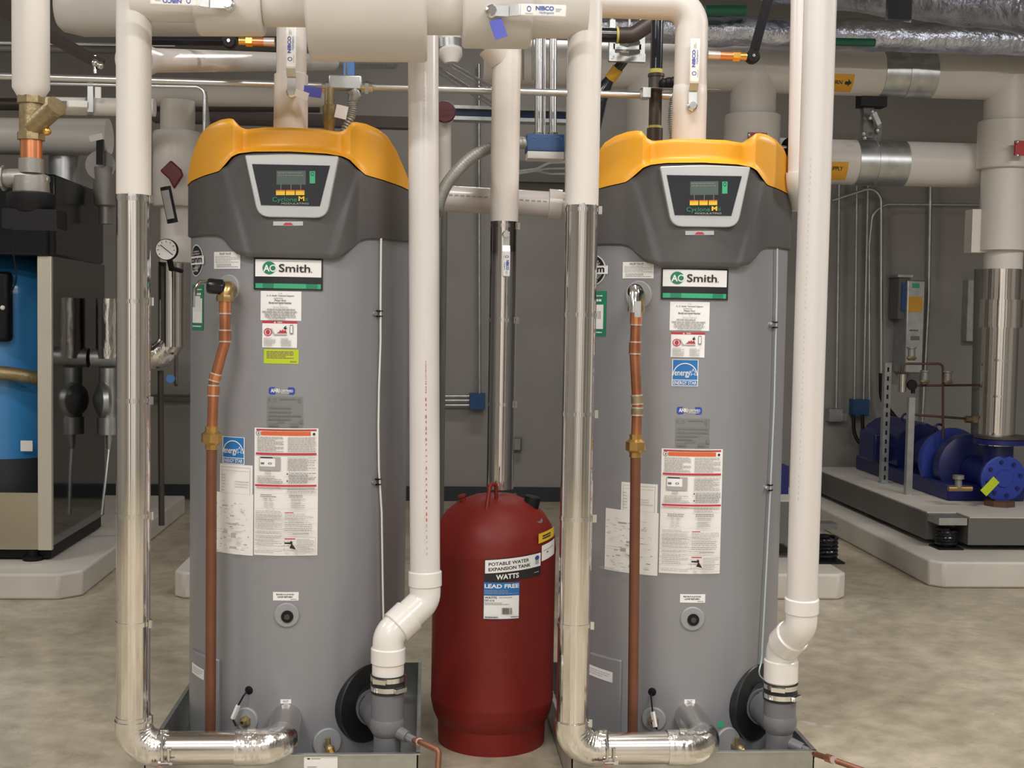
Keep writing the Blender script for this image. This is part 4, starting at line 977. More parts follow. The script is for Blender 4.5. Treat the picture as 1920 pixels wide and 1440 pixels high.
one('slim_conduit', 'slim conduit between the two shiny conduits', 'conduit', MB().cyl(P(1020, 256, 4.56), P(1021, -40, 4.56), M(6, 4.56) / 2, 'emt', seg=14))
for x, y1 in ((999, 150), (1018, 150), (981, 150)):
    one('hanger_rod', {999: 'thin bright hanger rod left of the shiny conduits', 1018: 'thin bright hanger rod ending between the shiny conduits', 981: 'faint hanger rod right of the white expansion pipe'}[x], 'rod', MB().cyl(P(x, y1, 5.2), P(x, -20, 5.2), .004, 'chrome', seg=8))

# far pipework in the middle gap
a, b, r = hpipe(560, 143, 1900, 137, 7.0, 86)
r = M(84, 7.0) / 2
t = thing('main_return_pipe', 'thick cream insulated main pipe running level across the upper background', 'pipe', tuple((a + b) / 2))
a = P(905, 150, 7.0); a.z = P(1600, 137, 7.0).z; b = V((P(1990, 140, 7.0).x, 7.0, a.z)); MB().tube([a, b], r, 'jacket', seg=44).build('insulated_run', t)
def drop(xp, lab, yb_, collar, parent):
    x = P(xp, 215, 7.0).x; top = V((x, 7.0, a.z)); bt = V((x, 7.0, P(xp, yb_, 7.0).z))
    MB().tube([top, bt], r * 1.02, 'jacket', seg=40).build('vertical_drop', parent)
    if collar:
        c1, c2 = P(xp, collar[0], 7.0).z, P(xp, collar[1], 7.0).z
        MB().tube([V((x, 7.0, c1)), V((x, 7.0, c1 - .006)), V((x, 7.0, c2 + .006)), V((x, 7.0, c2))], [r * 1.2, r * 1.24, r * 1.24, r * 1.2], 'jacket', seg=44).build('valve_wrap', parent)
    return x
drop(1216, '', 940, None, t)
xd = drop(1411, '', 880, (216, 420), t)
xr = drop(1888, '', 470, (228, 318), t)
MB().box(P(1420, 256, 6.8), (M(36, 6.8), .02, M(14, 6.8)), 'red').build('red_valve_handle', t)
for sx in (-1, 1): MB().ball(P(1420 + sx * 15, 253, 6.78), .012, 'chrome').build('handle_bolt', t)
MB().box(P(1914, 278, 6.78), (M(24, 6.8), .02, M(28, 6.8)), 'red').build('red_valve_handle', t)
for yy in (266, 291): MB().ball(P(1908, yy, 6.75), .010, 'chrome').build('handle_bolt', t)
def wrap(parent, x0, x1, yc, Y, r_, ax_z, m, nm, rs=1.03, thk=.0):
    p0, p1 = P(x0, yc, Y), P(x1, yc, Y); p0.z = p1.z = ax_z
    return MB().cyl(p0, p1, r_ * rs, m, seg=44).build(nm, parent)
wrap(t, 1648, 1745, 150, 7.0, r, a.z, 'galv', 'saddle')
def band_label(parent, x1, yc, Y, r_, zc, w_, h_, txt):
    g = MB(); xe = P(x1, yc, Y - r_).x
    def fm_(u, v, off):
        an = -.12 + .62 * v * 1.0; an = h_[0] + (h_[1] - h_[0]) * v
        return V((xe - w_ + w_ * u, Y - (r_ * 1.006 + off) * math.cos(an), zc - (r_ * 1.006 + off) * math.sin(an)))
    art(g, fm_, [('r', 0, 0, 1, .5, 'lb_amber'), ('r', 0, .5, 1, 1, 'lb_amber')] + txt); g.build('pipe_label', parent)
for k in range(1):
    g = MB(); zc = a.z; xe = P(1603, 160, 7.0 - r).x; w_ = .25
    def fm_(u, v, off):
        an = .26 + (.92) * v; return V((xe - w_ + w_ * u, 7.0 - (r * 1.008 + off) * math.cos(an), zc - (r * 1.008 + off) * math.sin(an)))
    vv = []
    for i in range(9): vv += [fm_(0, i / 8, 0), fm_(1, i / 8, 0)]
    g.add(vv, [(2 * i, 2 * i + 1, 2 * i + 3, 2 * i + 2) for i in range(8)], 'lb_amber')
    art(g, fm_, [('t', 'RETURN', .30, .30, .74, .50, 'lb_black', .03), ('p', [(.80, .34), (.87, .34), (.87, .22), (.96, .42), (.87, .60), (.87, .50), (.80, .50)], 'lb_black')]); g.build('pipe_label', t)
# strap hanger on the return pipe
one('pipe_hanger', 'tall grey strap hanger wrapped round the upper background pipe', 'hanger', MB().cyl(P(1693, 140, 7.0) * 1, P(1707, 140, 7.0), r * 1.06, 'galv', seg=44).box((P(1702, 20, 6.86)), (M(14, 6.86), .008, .5), 'galv'))

# supply pipe below it
Y2 = 7.2; r2_ = M(84, Y2) / 2; zc2 = P(1650, 306, Y2).z
t = thing('main_supply_pipe', 'second cream insulated pipe running level below the first in the right background', 'pipe', tuple(P(1660, 305, Y2)))
MB().tube([V((P(1450, 300, Y2).x, Y2, zc2)), V((P(1860, 305, Y2).x, Y2, zc2))], r2_, 'jacket', seg=44).build('insulated_run', t)
wrap(t, 1600, 1692, 320, Y2, r2_, zc2, 'galv', 'saddle')
g = MB(); xe = P(1591, 325, Y2 - r2_).x; w_ = .25
def fm4(u, v, off):
    an = .12 + (.92) * v; return V((xe - w_ + w_ * u, Y2 - (r2_ * 1.008 + off) * math.cos(an), zc2 - (r2_ * 1.008 + off) * math.sin(an)))
vv = []
for i in range(9): vv += [fm4(0, i / 8, 0), fm4(1, i / 8, 0)]
g.add(vv, [(2 * i, 2 * i + 1, 2 * i + 3, 2 * i + 2) for i in range(8)], 'lb_amber')
art(g, fm4, [('t', 'WATER SUPPLY', .12, .22, .88, .42, 'lb_black', .03)]); g.build('pipe_label', t)
t = thing('clevis_hanger', 'bolted strut bracket with strap holding the second background pipe', 'hanger', tuple(P(1640, 250, Y2 - .2)))
MB().cyl(V((P(1636, 305, Y2).x, Y2, zc2)), V((P(1649, 305, Y2).x, Y2, zc2)), r2_ * 1.06, 'galv', seg=44).build('strap_ring', t)
MB().tube([P(1646, 262, Y2 - r2_ * .7), P(1646, 232, Y2 - .2), P(1637, 212, Y2 - .2)], M(13, Y2) / 2, 'galv', seg=4).build('strap_arm', t)
MB().bx(P(1615, 198, Y2 - .2), P(1652, 182, Y2 - .1), 'black').bx(P(1618, 258, Y2 - .16), P(1632, 198, Y2 - .1), 'skid').build('strut_bracket', t)
for x, y in ((1636, 209), (1632, 221), (1620, 250), (1622, 258), (1646, 244)): MB().ball(P(x, y, Y2 - .22), .013, 'chrome', seg=10).build('bolt', t)

# riser into the pump suction (right edge)
t = thing('pump_riser_pipe', 'thick pipe with white then steel jacket standing on the blue pump at the right edge', 'pipe', tuple(P(1885, 850, 7.02)))
x = P(1884, 400, 7.02).x; z1, z2, z3 = P(1884, 322, 7.02).z, P(1884, 505, 7.02).z, P(1878, 834, 7.02).z; xq = P(1875, 830, 7.02).x
rv = M(72, 7.02) / 2; top = V((x, 7.02, z1)); mid = V((x, 7.02, z2)); bt = V((x, 7.02, z3))
MB().tube([top, mid], rv, 'jacket', seg=40).build('white_jacket', t)
MB().tube([mid + UZ * .004, bt], rv * .93, 'steel', seg=144, rip=clad(1)).build('steel_jacket', t)
MB().tube([V((x, 7.02, P(1880, 562, 7.02).z)), V((x, 7.02, P(1880, 614, 7.02).z))], rv * 1.08, 'steel', seg=144, rip=clad(1)).build('wide_band', t)
for y in (675, 742, 812): strap(t, V((x, 7.02, P(1880, y, 7.02).z)), (0, 0, -1), rv * .93)
one('wall_box', 'grey metal box on the wall left of the steel jacketed pump riser', 'electrical box', MB().bx(P(1816, 525, 9.1), P(1850, 640, 9.1) + UY * .1, 'galv'))
one('white_access_cover', 'white box shaped cover beside the right edge riser', 'cover', MB().bx(P(1824, 392, 7.0), P(1862, 474, 7.0) + UY * .1, 'jacket'))
a1, b1 = P(1838, 500, 6.9), P(1828, 720, 6.9)
one('rear_pipe', 'dark vertical pipe just behind the right edge riser', 'pipe', MB().cyl(P(1842, 505, 7.5), P(1835, 840, 7.5), M(30, 7.5) / 2, 'skid', seg=24))

# foil wrapped ducts above, right
t = thing('foil_duct', 'wrinkled foil wrapped duct along the top right of the background', 'duct', tuple(P(1600, 60, 6.6)))
z_ = P(1600, 66, 6.6).z
xs = [P(1100, 60, 6.6).x + k * .12 for k in range(40)]
random.seed(3)
MB().tube([V((x_, 6.6, z_ + random.uniform(-.01, .01))) for x_ in xs], [M(56, 6.6) / 2 * random.uniform(.94, 1.04) for _ in xs], 'duct_foil', seg=36, rip=lambda an, i: 1 + .03 * math.sin(an * 7 + i * 1.7)).build('foil_wrap', t, smooth=60)
t = thing('foil_duct', 'larger bluish foil wrapped duct crossing the top right corner', 'duct', tuple(P(1800, 0, 5.6)))
p0, p1 = P(1440, -36, 6.5), P(2050, 30, 5.2)
MB().tube([p0.lerp(p1, k / 24) for k in range(25)], [M(88, 5.6) / 2 * random.uniform(.95, 1.04) for _ in range(25)], 'duct_foil', seg=40, rip=lambda an, i: 1 + .03 * math.sin(an * 6 + i * 1.3)).build('foil_wrap', t, smooth=60)
one('duct_strap', 'dark blue strap bar hanging in front of the top right foil duct', 'strut', MB().bx(P(1668, -60, 5.2), P(1704, 40, 5.23), 'pipe_black'))
one('green_pipe', 'green pipe end near the top right of the right outlet pipe', 'pipe', MB().cyl(P(1322, 20, 6.5), P(1398, 20, 6.5), M(21, 6.5) / 2, 'green_pipe', seg=24))
one('green_pipe', 'short green pipe showing under the foil duct right of the vent pipe', 'pipe', MB().cyl(P(1540, 78, 6.25), P(1640, 80, 6.25), M(15, 6.25) / 2, 'green_pipe', seg=24))
one('dark_beam', 'dark steel channel running level between the two foil ducts', 'beam', MB().bx(P(1300, 34, 6.9), P(1500, 40, 6.9) + UY * .1, 'iron').bx(P(1300, 28, 6.9), P(1500, 36, 6.9) + UY * .1, 'skid'))

# gas pipework above the right heater
Yg = 4.2
x = P(1230, 150, Yg).x
t = thing('gas_pipe', 'black gas pipe with bronze fittings dropping behind the top of the right heater', 'pipe', tuple(P(1228, 262, Yg)))
def gz(y): return P(1229, y, Yg).z
g_ = lambda y: V((x, Yg, gz(y)))
MB().cyl(g_(-30), g_(136), M(23, Yg) / 2, 'pipe_black', seg=28).build('upper_pipe', t)
MB().cyl(g_(130), g_(138), M(25, Yg) / 2, 'yellow_tape', seg=28).cyl(g_(234), g_(241), M(24, Yg) / 2, 'yellow_tape', seg=28).build('yellow_thread_tape', t)
MB().cyl(g_(138), g_(170), M(28, Yg) / 2, 'iron', seg=28).cyl(g_(139), g_(144), M(31, Yg) / 2, 'iron', seg=28).cyl(g_(166), g_(236), M(24, Yg) / 2, 'iron', seg=28).cyl(g_(241), g_(264), M(30, Yg) / 2, 'iron', seg=28).build('lower_fittings', t)
e1, e2 = P(1130, 64, 4.6), P(1156, 66, 4.6)
t = thing('gas_pipe', 'dark gas pipe with bronze elbow under the header right of the second riser', 'pipe', tuple(P(1160, 65, 4.6)))
MB().cyl(V((P(1118, 64, 4.6).x, 4.6, P(1118, 64, 4.6).z)), V((P(1118, 64, 4.6).x, 4.6, ZC)), .006, 'galv', seg=8).build('hanger_rod', t)
MB().cyl(P(1090, 64, 4.6), e2, M(27, 4.6) / 2, 'pipe_black', seg=24).build('black_section', t)
MB().tube(fil([e2, P(1186, 66, 4.6), P(1225, 40, 4.6)], .05, 6), M(30, 4.6) / 2, 'iron', seg=24).build('elbow', t)
MB().cyl(P(1155, 66, 4.6), P(1159, 66, 4.6), M(31, 4.6) / 2, 'yellow_tape', seg=24).build('yellow_thread_tape', t)
t = thing('gas_branch_pipe', 'dark slanted gas pipe with amber tape in the gap above the right heater', 'pipe', tuple(P(1150, 140, 5.2)))
q = [P(1180, 100, 5.14), P(1142, 150, 5.2), P(1118, 190, 5.2)]
MB().tube(q, [M(17, 5.2) / 2, M(19, 5.2) / 2, M(40, 5.2) / 2], 'pipe_black', seg=24).cyl(q[2], q[2] - UZ * .0 + V((-.02, 0, -.12)), M(40, 5.2) / 2, 'pipe_black', r1=M(36, 5.2) / 2, seg=24).build('pipe_body', t)
MB().cyl(V((q[0].x, 5.16, q[0].z)), V((q[0].x, 5.16, ZC)), .006, 'galv', seg=8).build('hanger_rod', t)
MB().cyl(q[0].lerp(q[1], .55), q[0].lerp(q[1], .95), M(22, 5.2) / 2, 'tape_amber', seg=24).build('amber_tape', t)
t = thing('pipe_trapeze', 'galvanised strut frame with clamps behind the header above the right heater', 'strut', tuple(P(1172, 90, 5.1)))
for x_ in (1147, 1203): MB().cyl(P(x_, 60, 5.12), V((P(x_, 60, 5.12).x, 5.12, ZC)), .006, 'galv', seg=8).build('hanger_rod', t)
MB().bx(P(1142, 112, 5.1), P(1152, 40, 5.13), 'galv').bx(P(1198, 112, 5.1), P(1208, 40, 5.13), 'galv').bx(P(1142, 114, 5.1), P(1208, 104, 5.13), 'galv').bx(P(1150, 92, 5.1), P(1200, 86, 5.13), 'galv').build('frame', t)
for y in (81, 98): MB().tube([P(1166, y, 5.05), P(1178, y + 2, 5.0), P(1196, y - 1, 5.05)], .012, 'chrome', seg=8).build('clamp', t)
t = thing('strut_bracket', 'grey strut arm with clamp holding the gas pipe above the right heater', 'strut', tuple(P(1250, 170, 4.15)))
MB().bx(P(1203, 164, 4.15), P(1345, 172, 4.19), 'galv').bx(P(1206, 164, 4.13), P(1214, 188, 4.19), 'galv').build('arm', t)
MB().cyl(P(1262, 176, 4.12), P(1268, 176, 4.12), .018, 'chrome', seg=12).build('connector', t)
q = [P(1264 - 4 * math.sin(k / 20 * PI), 185 + k * 4, 4.1) for k in range(21)]
one('ribbed_cable', 'short black and white ribbed cable beside the right outlet pipe', 'cable', MB().tube([q[i].lerp(q[i + 1], k / 3) for i in range(20) for k in range(3)], [.0105 if i % 3 else .015 for i in range(60)], 'galv', seg=14))
one('sealant_roll', 'dark lumpy roll lying on the strut arm above the right heater', 'foam', MB().ball(P(1254, 156, 4.17), .02, 'black').ball(P(1263, 155, 4.17), .02, 'black').ball(P(1245, 157, 4.17), .018, 'black'))
# things in the slit left of the right vent pipe
t = thing('hand_valve', 'small black hand valve on a chrome stem right of the right heater hood', 'valve', tuple(P(1478, 278, 6.95)))
MB().cyl(P(1440, 276, 6.95), P(1474, 276, 6.95), .012, 'chrome', seg=12).build('stem', t); MB().lathe([(.06, -.02), (.072, 0), (.06, .02), (.0001, .02)], P(1480, 280, 6.95), (-1, -.3, 0), 'black', 24).build('wheel', t)
MB().tube([P(1482, 285, 6.95), P(1481, 303, 6.9), P(1477, 348, 6.9)], .018, 'red', seg=8).build('red_lever', t)

# middle gap: round red valve, blue rail, slanted conduits, far pipe
t = thing('round_valve', 'round maroon valve disc on a pale vertical pipe in the middle gap', 'valve', tuple(P(835, 230, 5.6)))
MB().lathe([(.045, -.03), (.05, 0), (.045, .02), (.0001, .02)], P(834, 210, 5.6), (0, -1, 0), 'maroon', 28).build('disc', t)
MB().cyl(P(834, 215, 5.7), P(834, 392, 5.7), M(24, 5.7) / 2, 'jacket', seg=24).build('pale_pipe', t); MB().cyl(P(833, 392, 5.7), PZ(829, 700, 0) * 0 + V((P(832, 600, 5.7).x, 5.7, 0)), M(12, 5.7) / 2, 'skid', seg=20).build('dark_lower_pipe', t)
t = thing('cable_rail', 'dark blue rail with grey edges running level behind the white expansion pipe', 'rail', tuple(P(890, 215, 7.6)))
MB().bx(P(855, 208, 7.6), P(1068, 224, 7.6) + UY * .06, 'blue_box').build('blue_web', t); MB().cyl(P(948, 214, 7.63), V((P(948, 214, 7.63).x, 7.63, ZC)), .006, 'galv', seg=8).build('hanger_rod', t)
MB().bx(P(850, 203, 7.55), P(1068, 209, 7.66), 'galv').build('upper_edge', t); MB().bx(P(850, 224, 7.55), P(1068, 229, 7.66), 'galv').build('lower_edge', t)
for k, (x0_, y0_, x1_, y1_, w_) in enumerate(((806, 118, 935, 200, 6), (812, 132, 935, 208, 4), (838, 116, 940, 172, 5), (800, 98, 960, 196, 3))):
    one('sloping_conduit', ['lowest bright', 'thin dull', 'upper bright', 'faint'][k] + ' sloping conduit left of the white expansion pipe', 'conduit', MB().cyl(P(x0_, y0_, 5.0), P(x1_, y1_, 5.6), M(w_, 5.2) / 2, 'emt', seg=12), group='sloping conduits in the middle gap')
t = thing('white_elbow', 'white pipe elbow with silver ring right of the central vent pipe top', 'pipe', tuple(P(845, 120, 4.6)))
MB().cyl(P(842, 45, 4.75), V((P(842, 45, 4.75).x, 4.75, ZC)), .035, 'pvc_clean', seg=24).build('riser', t)
MB().tube([P(842, 40, 4.75), P(844, 84, 4.65), P(845, 104, 4.6), P(846, 118, 4.6)], [.04, .044, .044, .025], 'pvc_clean', seg=28).build('elbow', t)
MB().cyl(P(842, 74, 4.62), P(843, 90, 4.62), .047, 'galv', seg=28).build('silver_ring', t)
for k, yy in enumerate((305, 316, 326)):
    q = [P(970, 322 + k * 2, 7.0), P(1005, 318 + k, 7.0), P(1030, yy, 7.0), P(1100, yy - 1, 7.0)]
    one('wall_cable', ['upper', 'middle', 'lower'][k] + ' of the thin cables below the blue box', 'cable', MB().tube(fil(q, .1, 5), .008, 'galv', seg=8), group='cables below the blue box')
one('dark_trunking', 'dark trunking running level below the blue box', 'trunking', MB().bx(P(968, 340, 9.1), P(1100, 304, 9.1) + UY * .1, 'skid'))

# back wall conduits and boxes
YW = 9.14
def wc(name, lab, pts, w_, m='galv', grp=None, Y=YW, fr=.12): return one(name, lab, 'conduit', MB().tube(fil([P(x_, y_, Y) for x_, y_ in pts], fr, 5), M(w_, Y) / 2, m, seg=12), group=grp)
wc('wall_conduit', 'tall wall conduit dropping to the blue box between the heaters', [(898, 120), (899, 738)], 6)
t = thing('wall_blue_box', 'small blue junction box on the back wall left of the expansion pipe', 'junction box', tuple(P(895, 752, YW)))
MB().box(P(895, 752, YW), (M(29, YW), .09, M(30, YW)), 'blue_box').build('box', t)
for k, y_ in enumerate((743, 751, 760)):
    wc('wall_conduit', ['top', 'middle', 'bottom'][k] + ' of the three level wall conduits left of the small blue box', [(770, y_), (880, y_)], 4.5, grp='level wall conduits at the small blue box')
t = thing('wall_socket', 'small metal socket plate on the back wall between the heaters', 'socket', tuple(P(970, 833, YW)))
MB().box(P(970, 833, YW + .03), (M(16, YW), .03, M(26, YW)), 'skid').build('plate', t, bevel=.004); MB().box(P(970, 833, YW + .01), (M(11, YW), .012, M(21, YW)), 'wall').build('insert', t)
wc('wall_conduit', 'leftmost tall wall conduit right of the right vent pipe', [(1574, 330), (1568, 765)], 6)
wc('wall_conduit', 'second tall wall conduit right of the right vent pipe', [(1607, 330), (1602, 752)], 5)
wc('wall_conduit', 'third tall wall conduit right of the right vent pipe', [(1628, 330), (1619, 752)], 5)
wc('wall_conduit', 'bright tall wall conduit bending down from the background supply pipe', [(1560, 376), (1632, 352), (1652, 366), (1652, 700)], 7, 'emt')
wc('wall_conduit', 'curved wall conduit arching beside the bright conduit', [(1840, 384), (1660, 383), (1636, 400), (1630, 460), (1630, 752)], 5)
wc('wall_conduit', 'tall wall conduit right of the motor drive box', [(1745, 330), (1741, 560), (1729, 790)], 7)
t = thing('blue_wall_box', 'blue square box on the wall left of the pump with two conduits above', 'junction box', tuple(P(1611, 764, YW)))
MB().box(P(1611, 764, YW), (M(31, YW), .1, M(32, YW)), 'blue_box').build('box', t)
for k, (x_, d_) in enumerate(((1600, 0), (1617, 12))):
    q = [P(x_, 778, 9.05), P(x_ + 1, 815, 9.0), P(x_ + 18 - d_ * .3, 840 - d_, 8.9), P(x_ + 60 - d_, 845 - d_, 8.8)]
    one('drooping_cable', ['outer', 'inner'][k] + ' of the two black cables looping from the blue wall box to the motor', 'cable', MB().tube(fil(q, .18, 6), M(7, 9) / 2, 'black', seg=12), group='cables looping to the motor')
t = thing('grey_wall_box', 'small grey conduit box low on the wall beside the right vent pipe', 'junction box', tuple(P(1564, 778, YW)))
MB().box(P(1564, 778, YW), (M(26, YW), .08, M(24, YW)), 'galv').build('box', t); MB().box(P(1582, 782, YW - .04), (M(8, YW), .04, M(14, YW)), 'galv').build('knob_plate', t)
one('wall_conduit', 'black cable bending from the bright conduit toward the motor', 'cable', MB().tube(fil([P(1652, 700, 9.05), P(1652, 750, 9.05), P(1680, 785, 8.9), P(1690, 815, 8.8)], .15, 6), M(9, 9) / 2, 'black', seg=12))
t = thing('motor_drive', 'tall pale motor drive box with amber notice on the wall above the pump', 'control box', tuple(P(1712, 650, 8.95)))
MB().bx(P(1702, 525, 8.95), P(1730, 700, 8.95) + UY * .24, 'galv').build('housing', t, bevel=.01)
MB().bx(P(1686, 517, 9.0), P(1704, 598, 9.0) + UY * .18, 'skid').bx(P(1684, 515, 8.98), P(1712, 520, 8.98) + UY * .2, 'galv').build('side_panel', t)
MB().bx(P(1692, 530, 8.985), P(1700, 583, 8.985) + UY * .02, 'blue_box').build('vent_slot', t)
MB().bx(P(1704, 556, 8.945), P(1729, 585, 8.945) + UY * .01, 'lb_amber').build('amber_notice', t)
MB().bx(P(1711, 531, 8.945), P(1724, 540, 8.945) + UY * .01, 'lb_lgreen').build('keypad', t)
MB().bx(P(1706, 618, 8.945), P(1722, 621, 8.945) + UY * .01, 'lb_grey').bx(P(1708, 630, 8.945), P(1724, 638, 8.945) + UY * .01, 'lb_grey').build('rating_label', t)

# left background -----------------------------------------------------------
t = thing('white_duct', 'fat white insulated duct across the top left background', 'pipe', tuple(P(240, 15, 5.4)))
a, b, r = hpipe(110, 12, 900, 12, 5.4, 104); MB().tube([a, a + UX * .02, a + UX * .1, b], [r * .7, r * .86, r, r], 'jacket', seg=44).build('run', t)
one('diagonal_strut', 'dark diagonal strut under the fat white duct, upper left', 'strut', MB().tube([P(-20, 5, 5.0), P(192, 122, 5.0)], M(22, 5.0) / 2, 'iron', seg=4, hint=UY))
t = thing('rod_hanger', 'rod hanger with bolts under the diagonal strut', 'hanger', tuple(P(182, 130, 4.9))); MB().cyl(P(178, 104, 5.0), P(178, 138, 5.0), .008, 'chrome', seg=10).build('rod', t); MB().ball(P(178, 118, 4.88), .014, 'chrome').build('upper_bolt', t); MB().ball(P(188, 123, 4.88), .014, 'chrome').build('lower_bolt', t)
for k, (y_, w_) in enumerate(((82, 8), (93, 12))):
    a, b, r = hpipe(-60, y_ - 2, 520, y_ + 6, 5.8, w_); one('level_pipe', ['upper thin', 'lower thicker'][k] + ' grey pipe running level behind the left riser', 'pipe', MB().tube([a, b], r, 'emt' if k == 0 else 'skid', seg=16))
a, b, r = hpipe(330, 80, 520, 82, 5.6, 26); one('dark_pipe', 'dark pipe running level behind the left heater brass valve', 'pipe', MB().tube([a, b], r, 'skid', seg=24))
t = thing('white_valve_pipe', 'white insulated pipe with a silver valve handle, upper left background', 'pipe', tuple(P(160, 198, 5.0)))
a, b, r = hpipe(60, 198, 290, 202, 5.0, 32); MB().tube([a, b], r, 'jacket', seg=32).build('run', t); MB().cyl(P(252, 195, 5.0), V((P(252, 195, 5.0).x, 5.0, ZC)), .006, 'galv', seg=8).build('hanger_rod', t)
MB().box(P(146, 195, 4.92), (M(34, 5), .006, M(12, 5)), 'white').build('grip', t, bevel=.004); MB().box(P(116, 196, 4.92), (M(18, 5), .012, M(12, 5)), 'chrome').build('handle_hub', t)
MB().bx(P(164, 210, 4.93), P(177, 156, 4.95), 'galv').cyl(P(164, 199, 5.0), P(177, 199, 5.0), r * 1.06, 'galv', seg=32).build('strap', t)
MB().bx(P(178, 184, 4.93), P(190, 164, 4.94), 'white').build('tag', t)
q = [P(60, 156, 4.6), P(372, 163, 4.6), P(383, 172, 4.6), P(383, 262, 4.6)]; one('bent_conduit', 'thin conduit bending down beside the left heater hood', 'conduit', MB().tube(fil(q, .03, 5), .006, 'emt', seg=10))
q = [P(384 + 8 * k / 20, 172 + 80 * k / 20, 4.65) for k in range(21)]; one('ribbed_cable', 'thin ribbed grey cable beside the left heater hood', 'cable', MB().tube([q[i].lerp(q[i + 1], k / 3) for i in range(20) for k in range(3)], [.007 if i % 2 else .009 for i in range(60)], 'flex_grey', seg=10))
a, b, r = hpipe(-60, 255, 205, 257, 6.9, 66); one('thick_pipe', 'thick pale insulated pipe behind the boiler top', 'pipe', MB().tube([a, b], r, 'jacket', seg=40))
a, b, r = hpipe(-60, 195, 600, 200, 7.6, 22); one('maroon_pipe', 'dark maroon pipe running level in the far left background', 'pipe', MB().tube([a, b], r, 'iron', seg=24))
a, b, r = hpipe(270, 178, 620, 180, 6.6, 40); one('thick_pipe', 'pale insulated pipe running level behind the left heater hood', 'pipe', MB().tube([a, b], r, 'jacket', seg=36))
a, b, r = hpipe(560, 181, 760, 183, 6.6, 40); one('steel_beam', 'dark painted beam behind the left heater hood', 'beam', MB().bx(P(285, 205, 8.0), P(765, 240, 8.0) + UY * .1, 'iron').cyl(P(550, 225, 8.05), V((P(550, 225, 8.05).x, 8.05, ZC)), .006, 'iron', seg=8))

# pad and boiler
YP = PZ(60, 1125, 0).y
xc = P(146, 1124, YP).x
t0_ = MB(); ch = .09
t0_.prism([(-4.6, YP), (xc - ch, YP), (xc, YP + ch), (xc, YP + 2.6), (-4.6, YP + 2.6)], (0, 0, 0), UX, UY, (0, 0, .125), 'pad')
one('concrete_pad', 'chamfered concrete pad under the boiler at the left', 'concrete pad', t0_, bevel=.012)
YB = YP + .28
def BP(x_, y_, Y=None): return P(x_, y_, Y or YB)
xl, xr1 = BP(-260, 900).x, BP(97, 900).x
zt, zm_, zb = BP(90, 326).z, BP(90, 480).z, BP(90, 1032).z
YBk = YB + 1.0
t = thing('boiler', 'boiler cabinet with polished steel and black panels on the left pad', 'boiler', ((xl + xr1) / 2, YB, .125))
MB().bx((xl, YB - .02, zm_), (xr1 - .01, YB + .03, zt), 'black_gloss').bx((xl, YB, zm_), (xr1 + .02, YBk - .1, zt), 'black_gloss').build('upper_cabinet', t, bevel=.01)
MB().bx((BP(70, 700).x, YB, zb), (xr1, YB + .03, zm_), 'post_steel').build('front_post', t, bevel=.003)
MB().bx((xr1 - .03, YB + .03, zb + .02), (xr1, YBk, zm_), 'mirror').build('side_panel', t)
MB().bx((xl, YB + .02, zb), (BP(70, 950).x, YB + .05, BP(30, 925).z), 'brushed').build('lower_front_panel', t)
MB().bx((xl + .03, YBk - .05, zb + .02), (xr1 - .03, YBk, zm_), 'black').build('back_panel', t)
MB().bx((xl + .02, YB + .06, zb - .05), (xr1 - .02, YBk, zb + .02), 'black').build('base_frame', t)
MB().lathe([(.05, 0), (.05, .02), (.03, .03), (.03, .09), (.0001, .09)], V((BP(55, 1045).x, YB + .06, .125)), UZ, 'black', 16).build('foot', t)
MB().lathe([(.05, 0), (.05, .02), (.03, .03), (.03, .09), (.0001, .09)], V((xr1 - .08, YBk - .1, .125)), UZ, 'black', 16).build('foot', t)
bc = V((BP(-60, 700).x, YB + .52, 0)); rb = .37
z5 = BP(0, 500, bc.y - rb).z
MB().lathe([(rb, zb + .02), (rb, z5 - .14), (rb * .96, z5 - .06), (rb * .85, z5), (rb * .6, z5 + .07), (rb * .3, z5 + .1), (.0001, z5 + .105)], bc * 1, UZ, 'boiler_blue', 64).build('reflected_vessel', t)  # solid shape standing in for a blue reflection on the polished front
MB().lathe([(rb + .006, zb + .02), (rb + .006, P(30, 862, YB + .15).z), (.0001, P(30, 862, YB + .15).z)], bc * 1, UZ, 'base', 64).build('reflected_skirt', t)  # navy foot of the blue reflection, built as a solid ring
MB().box(P(4, 575, bc.y - rb - .02), (M(34, 6.2), .08, M(130, 6.2)), 'black').build('reflected_control_box', t, bevel=.02)  # black box belonging to the blue reflection, built solid
MB().ball(P(5, 577, bc.y - rb - .07), .012, 'white').build('knob', t)
MB().tube(fil([P(18, 430, YB - .02), P(29, 500, YB - .015), P(31, 525, YB - .015), P(20, 552, YB + .02)], .05, 4), .004, 'black', seg=8).build('control_wire', t)
MB().tube([P(-30, 696, bc.y - rb - .05), P(30, 702, bc.y - rb - .05), P(74, 710, bc.y - rb + .02)], .035, 'brass_old', seg=20).build('reflected_brown_pipe', t)  # brown band crossing the blue reflection, built as a solid pipe
MB().box(P(50, 836, bc.y - rb - .0) + V((0, -.0, 0)), (M(22, 6.2), .004, M(20, 6.2)), 'white').build('white_sticker', t)
MB().bx(P(48, 418, YB - .03), P(65, 392, YB - .021), 'lcd').build('display_window', t)
one('flue_stack', 'round galvanised flue rising behind the boiler top', 'flue', MB().cyl(P(122, 350, 7.0), P(122, 268, 7.0), M(56, 7.0) / 2, 'galv', seg=40))

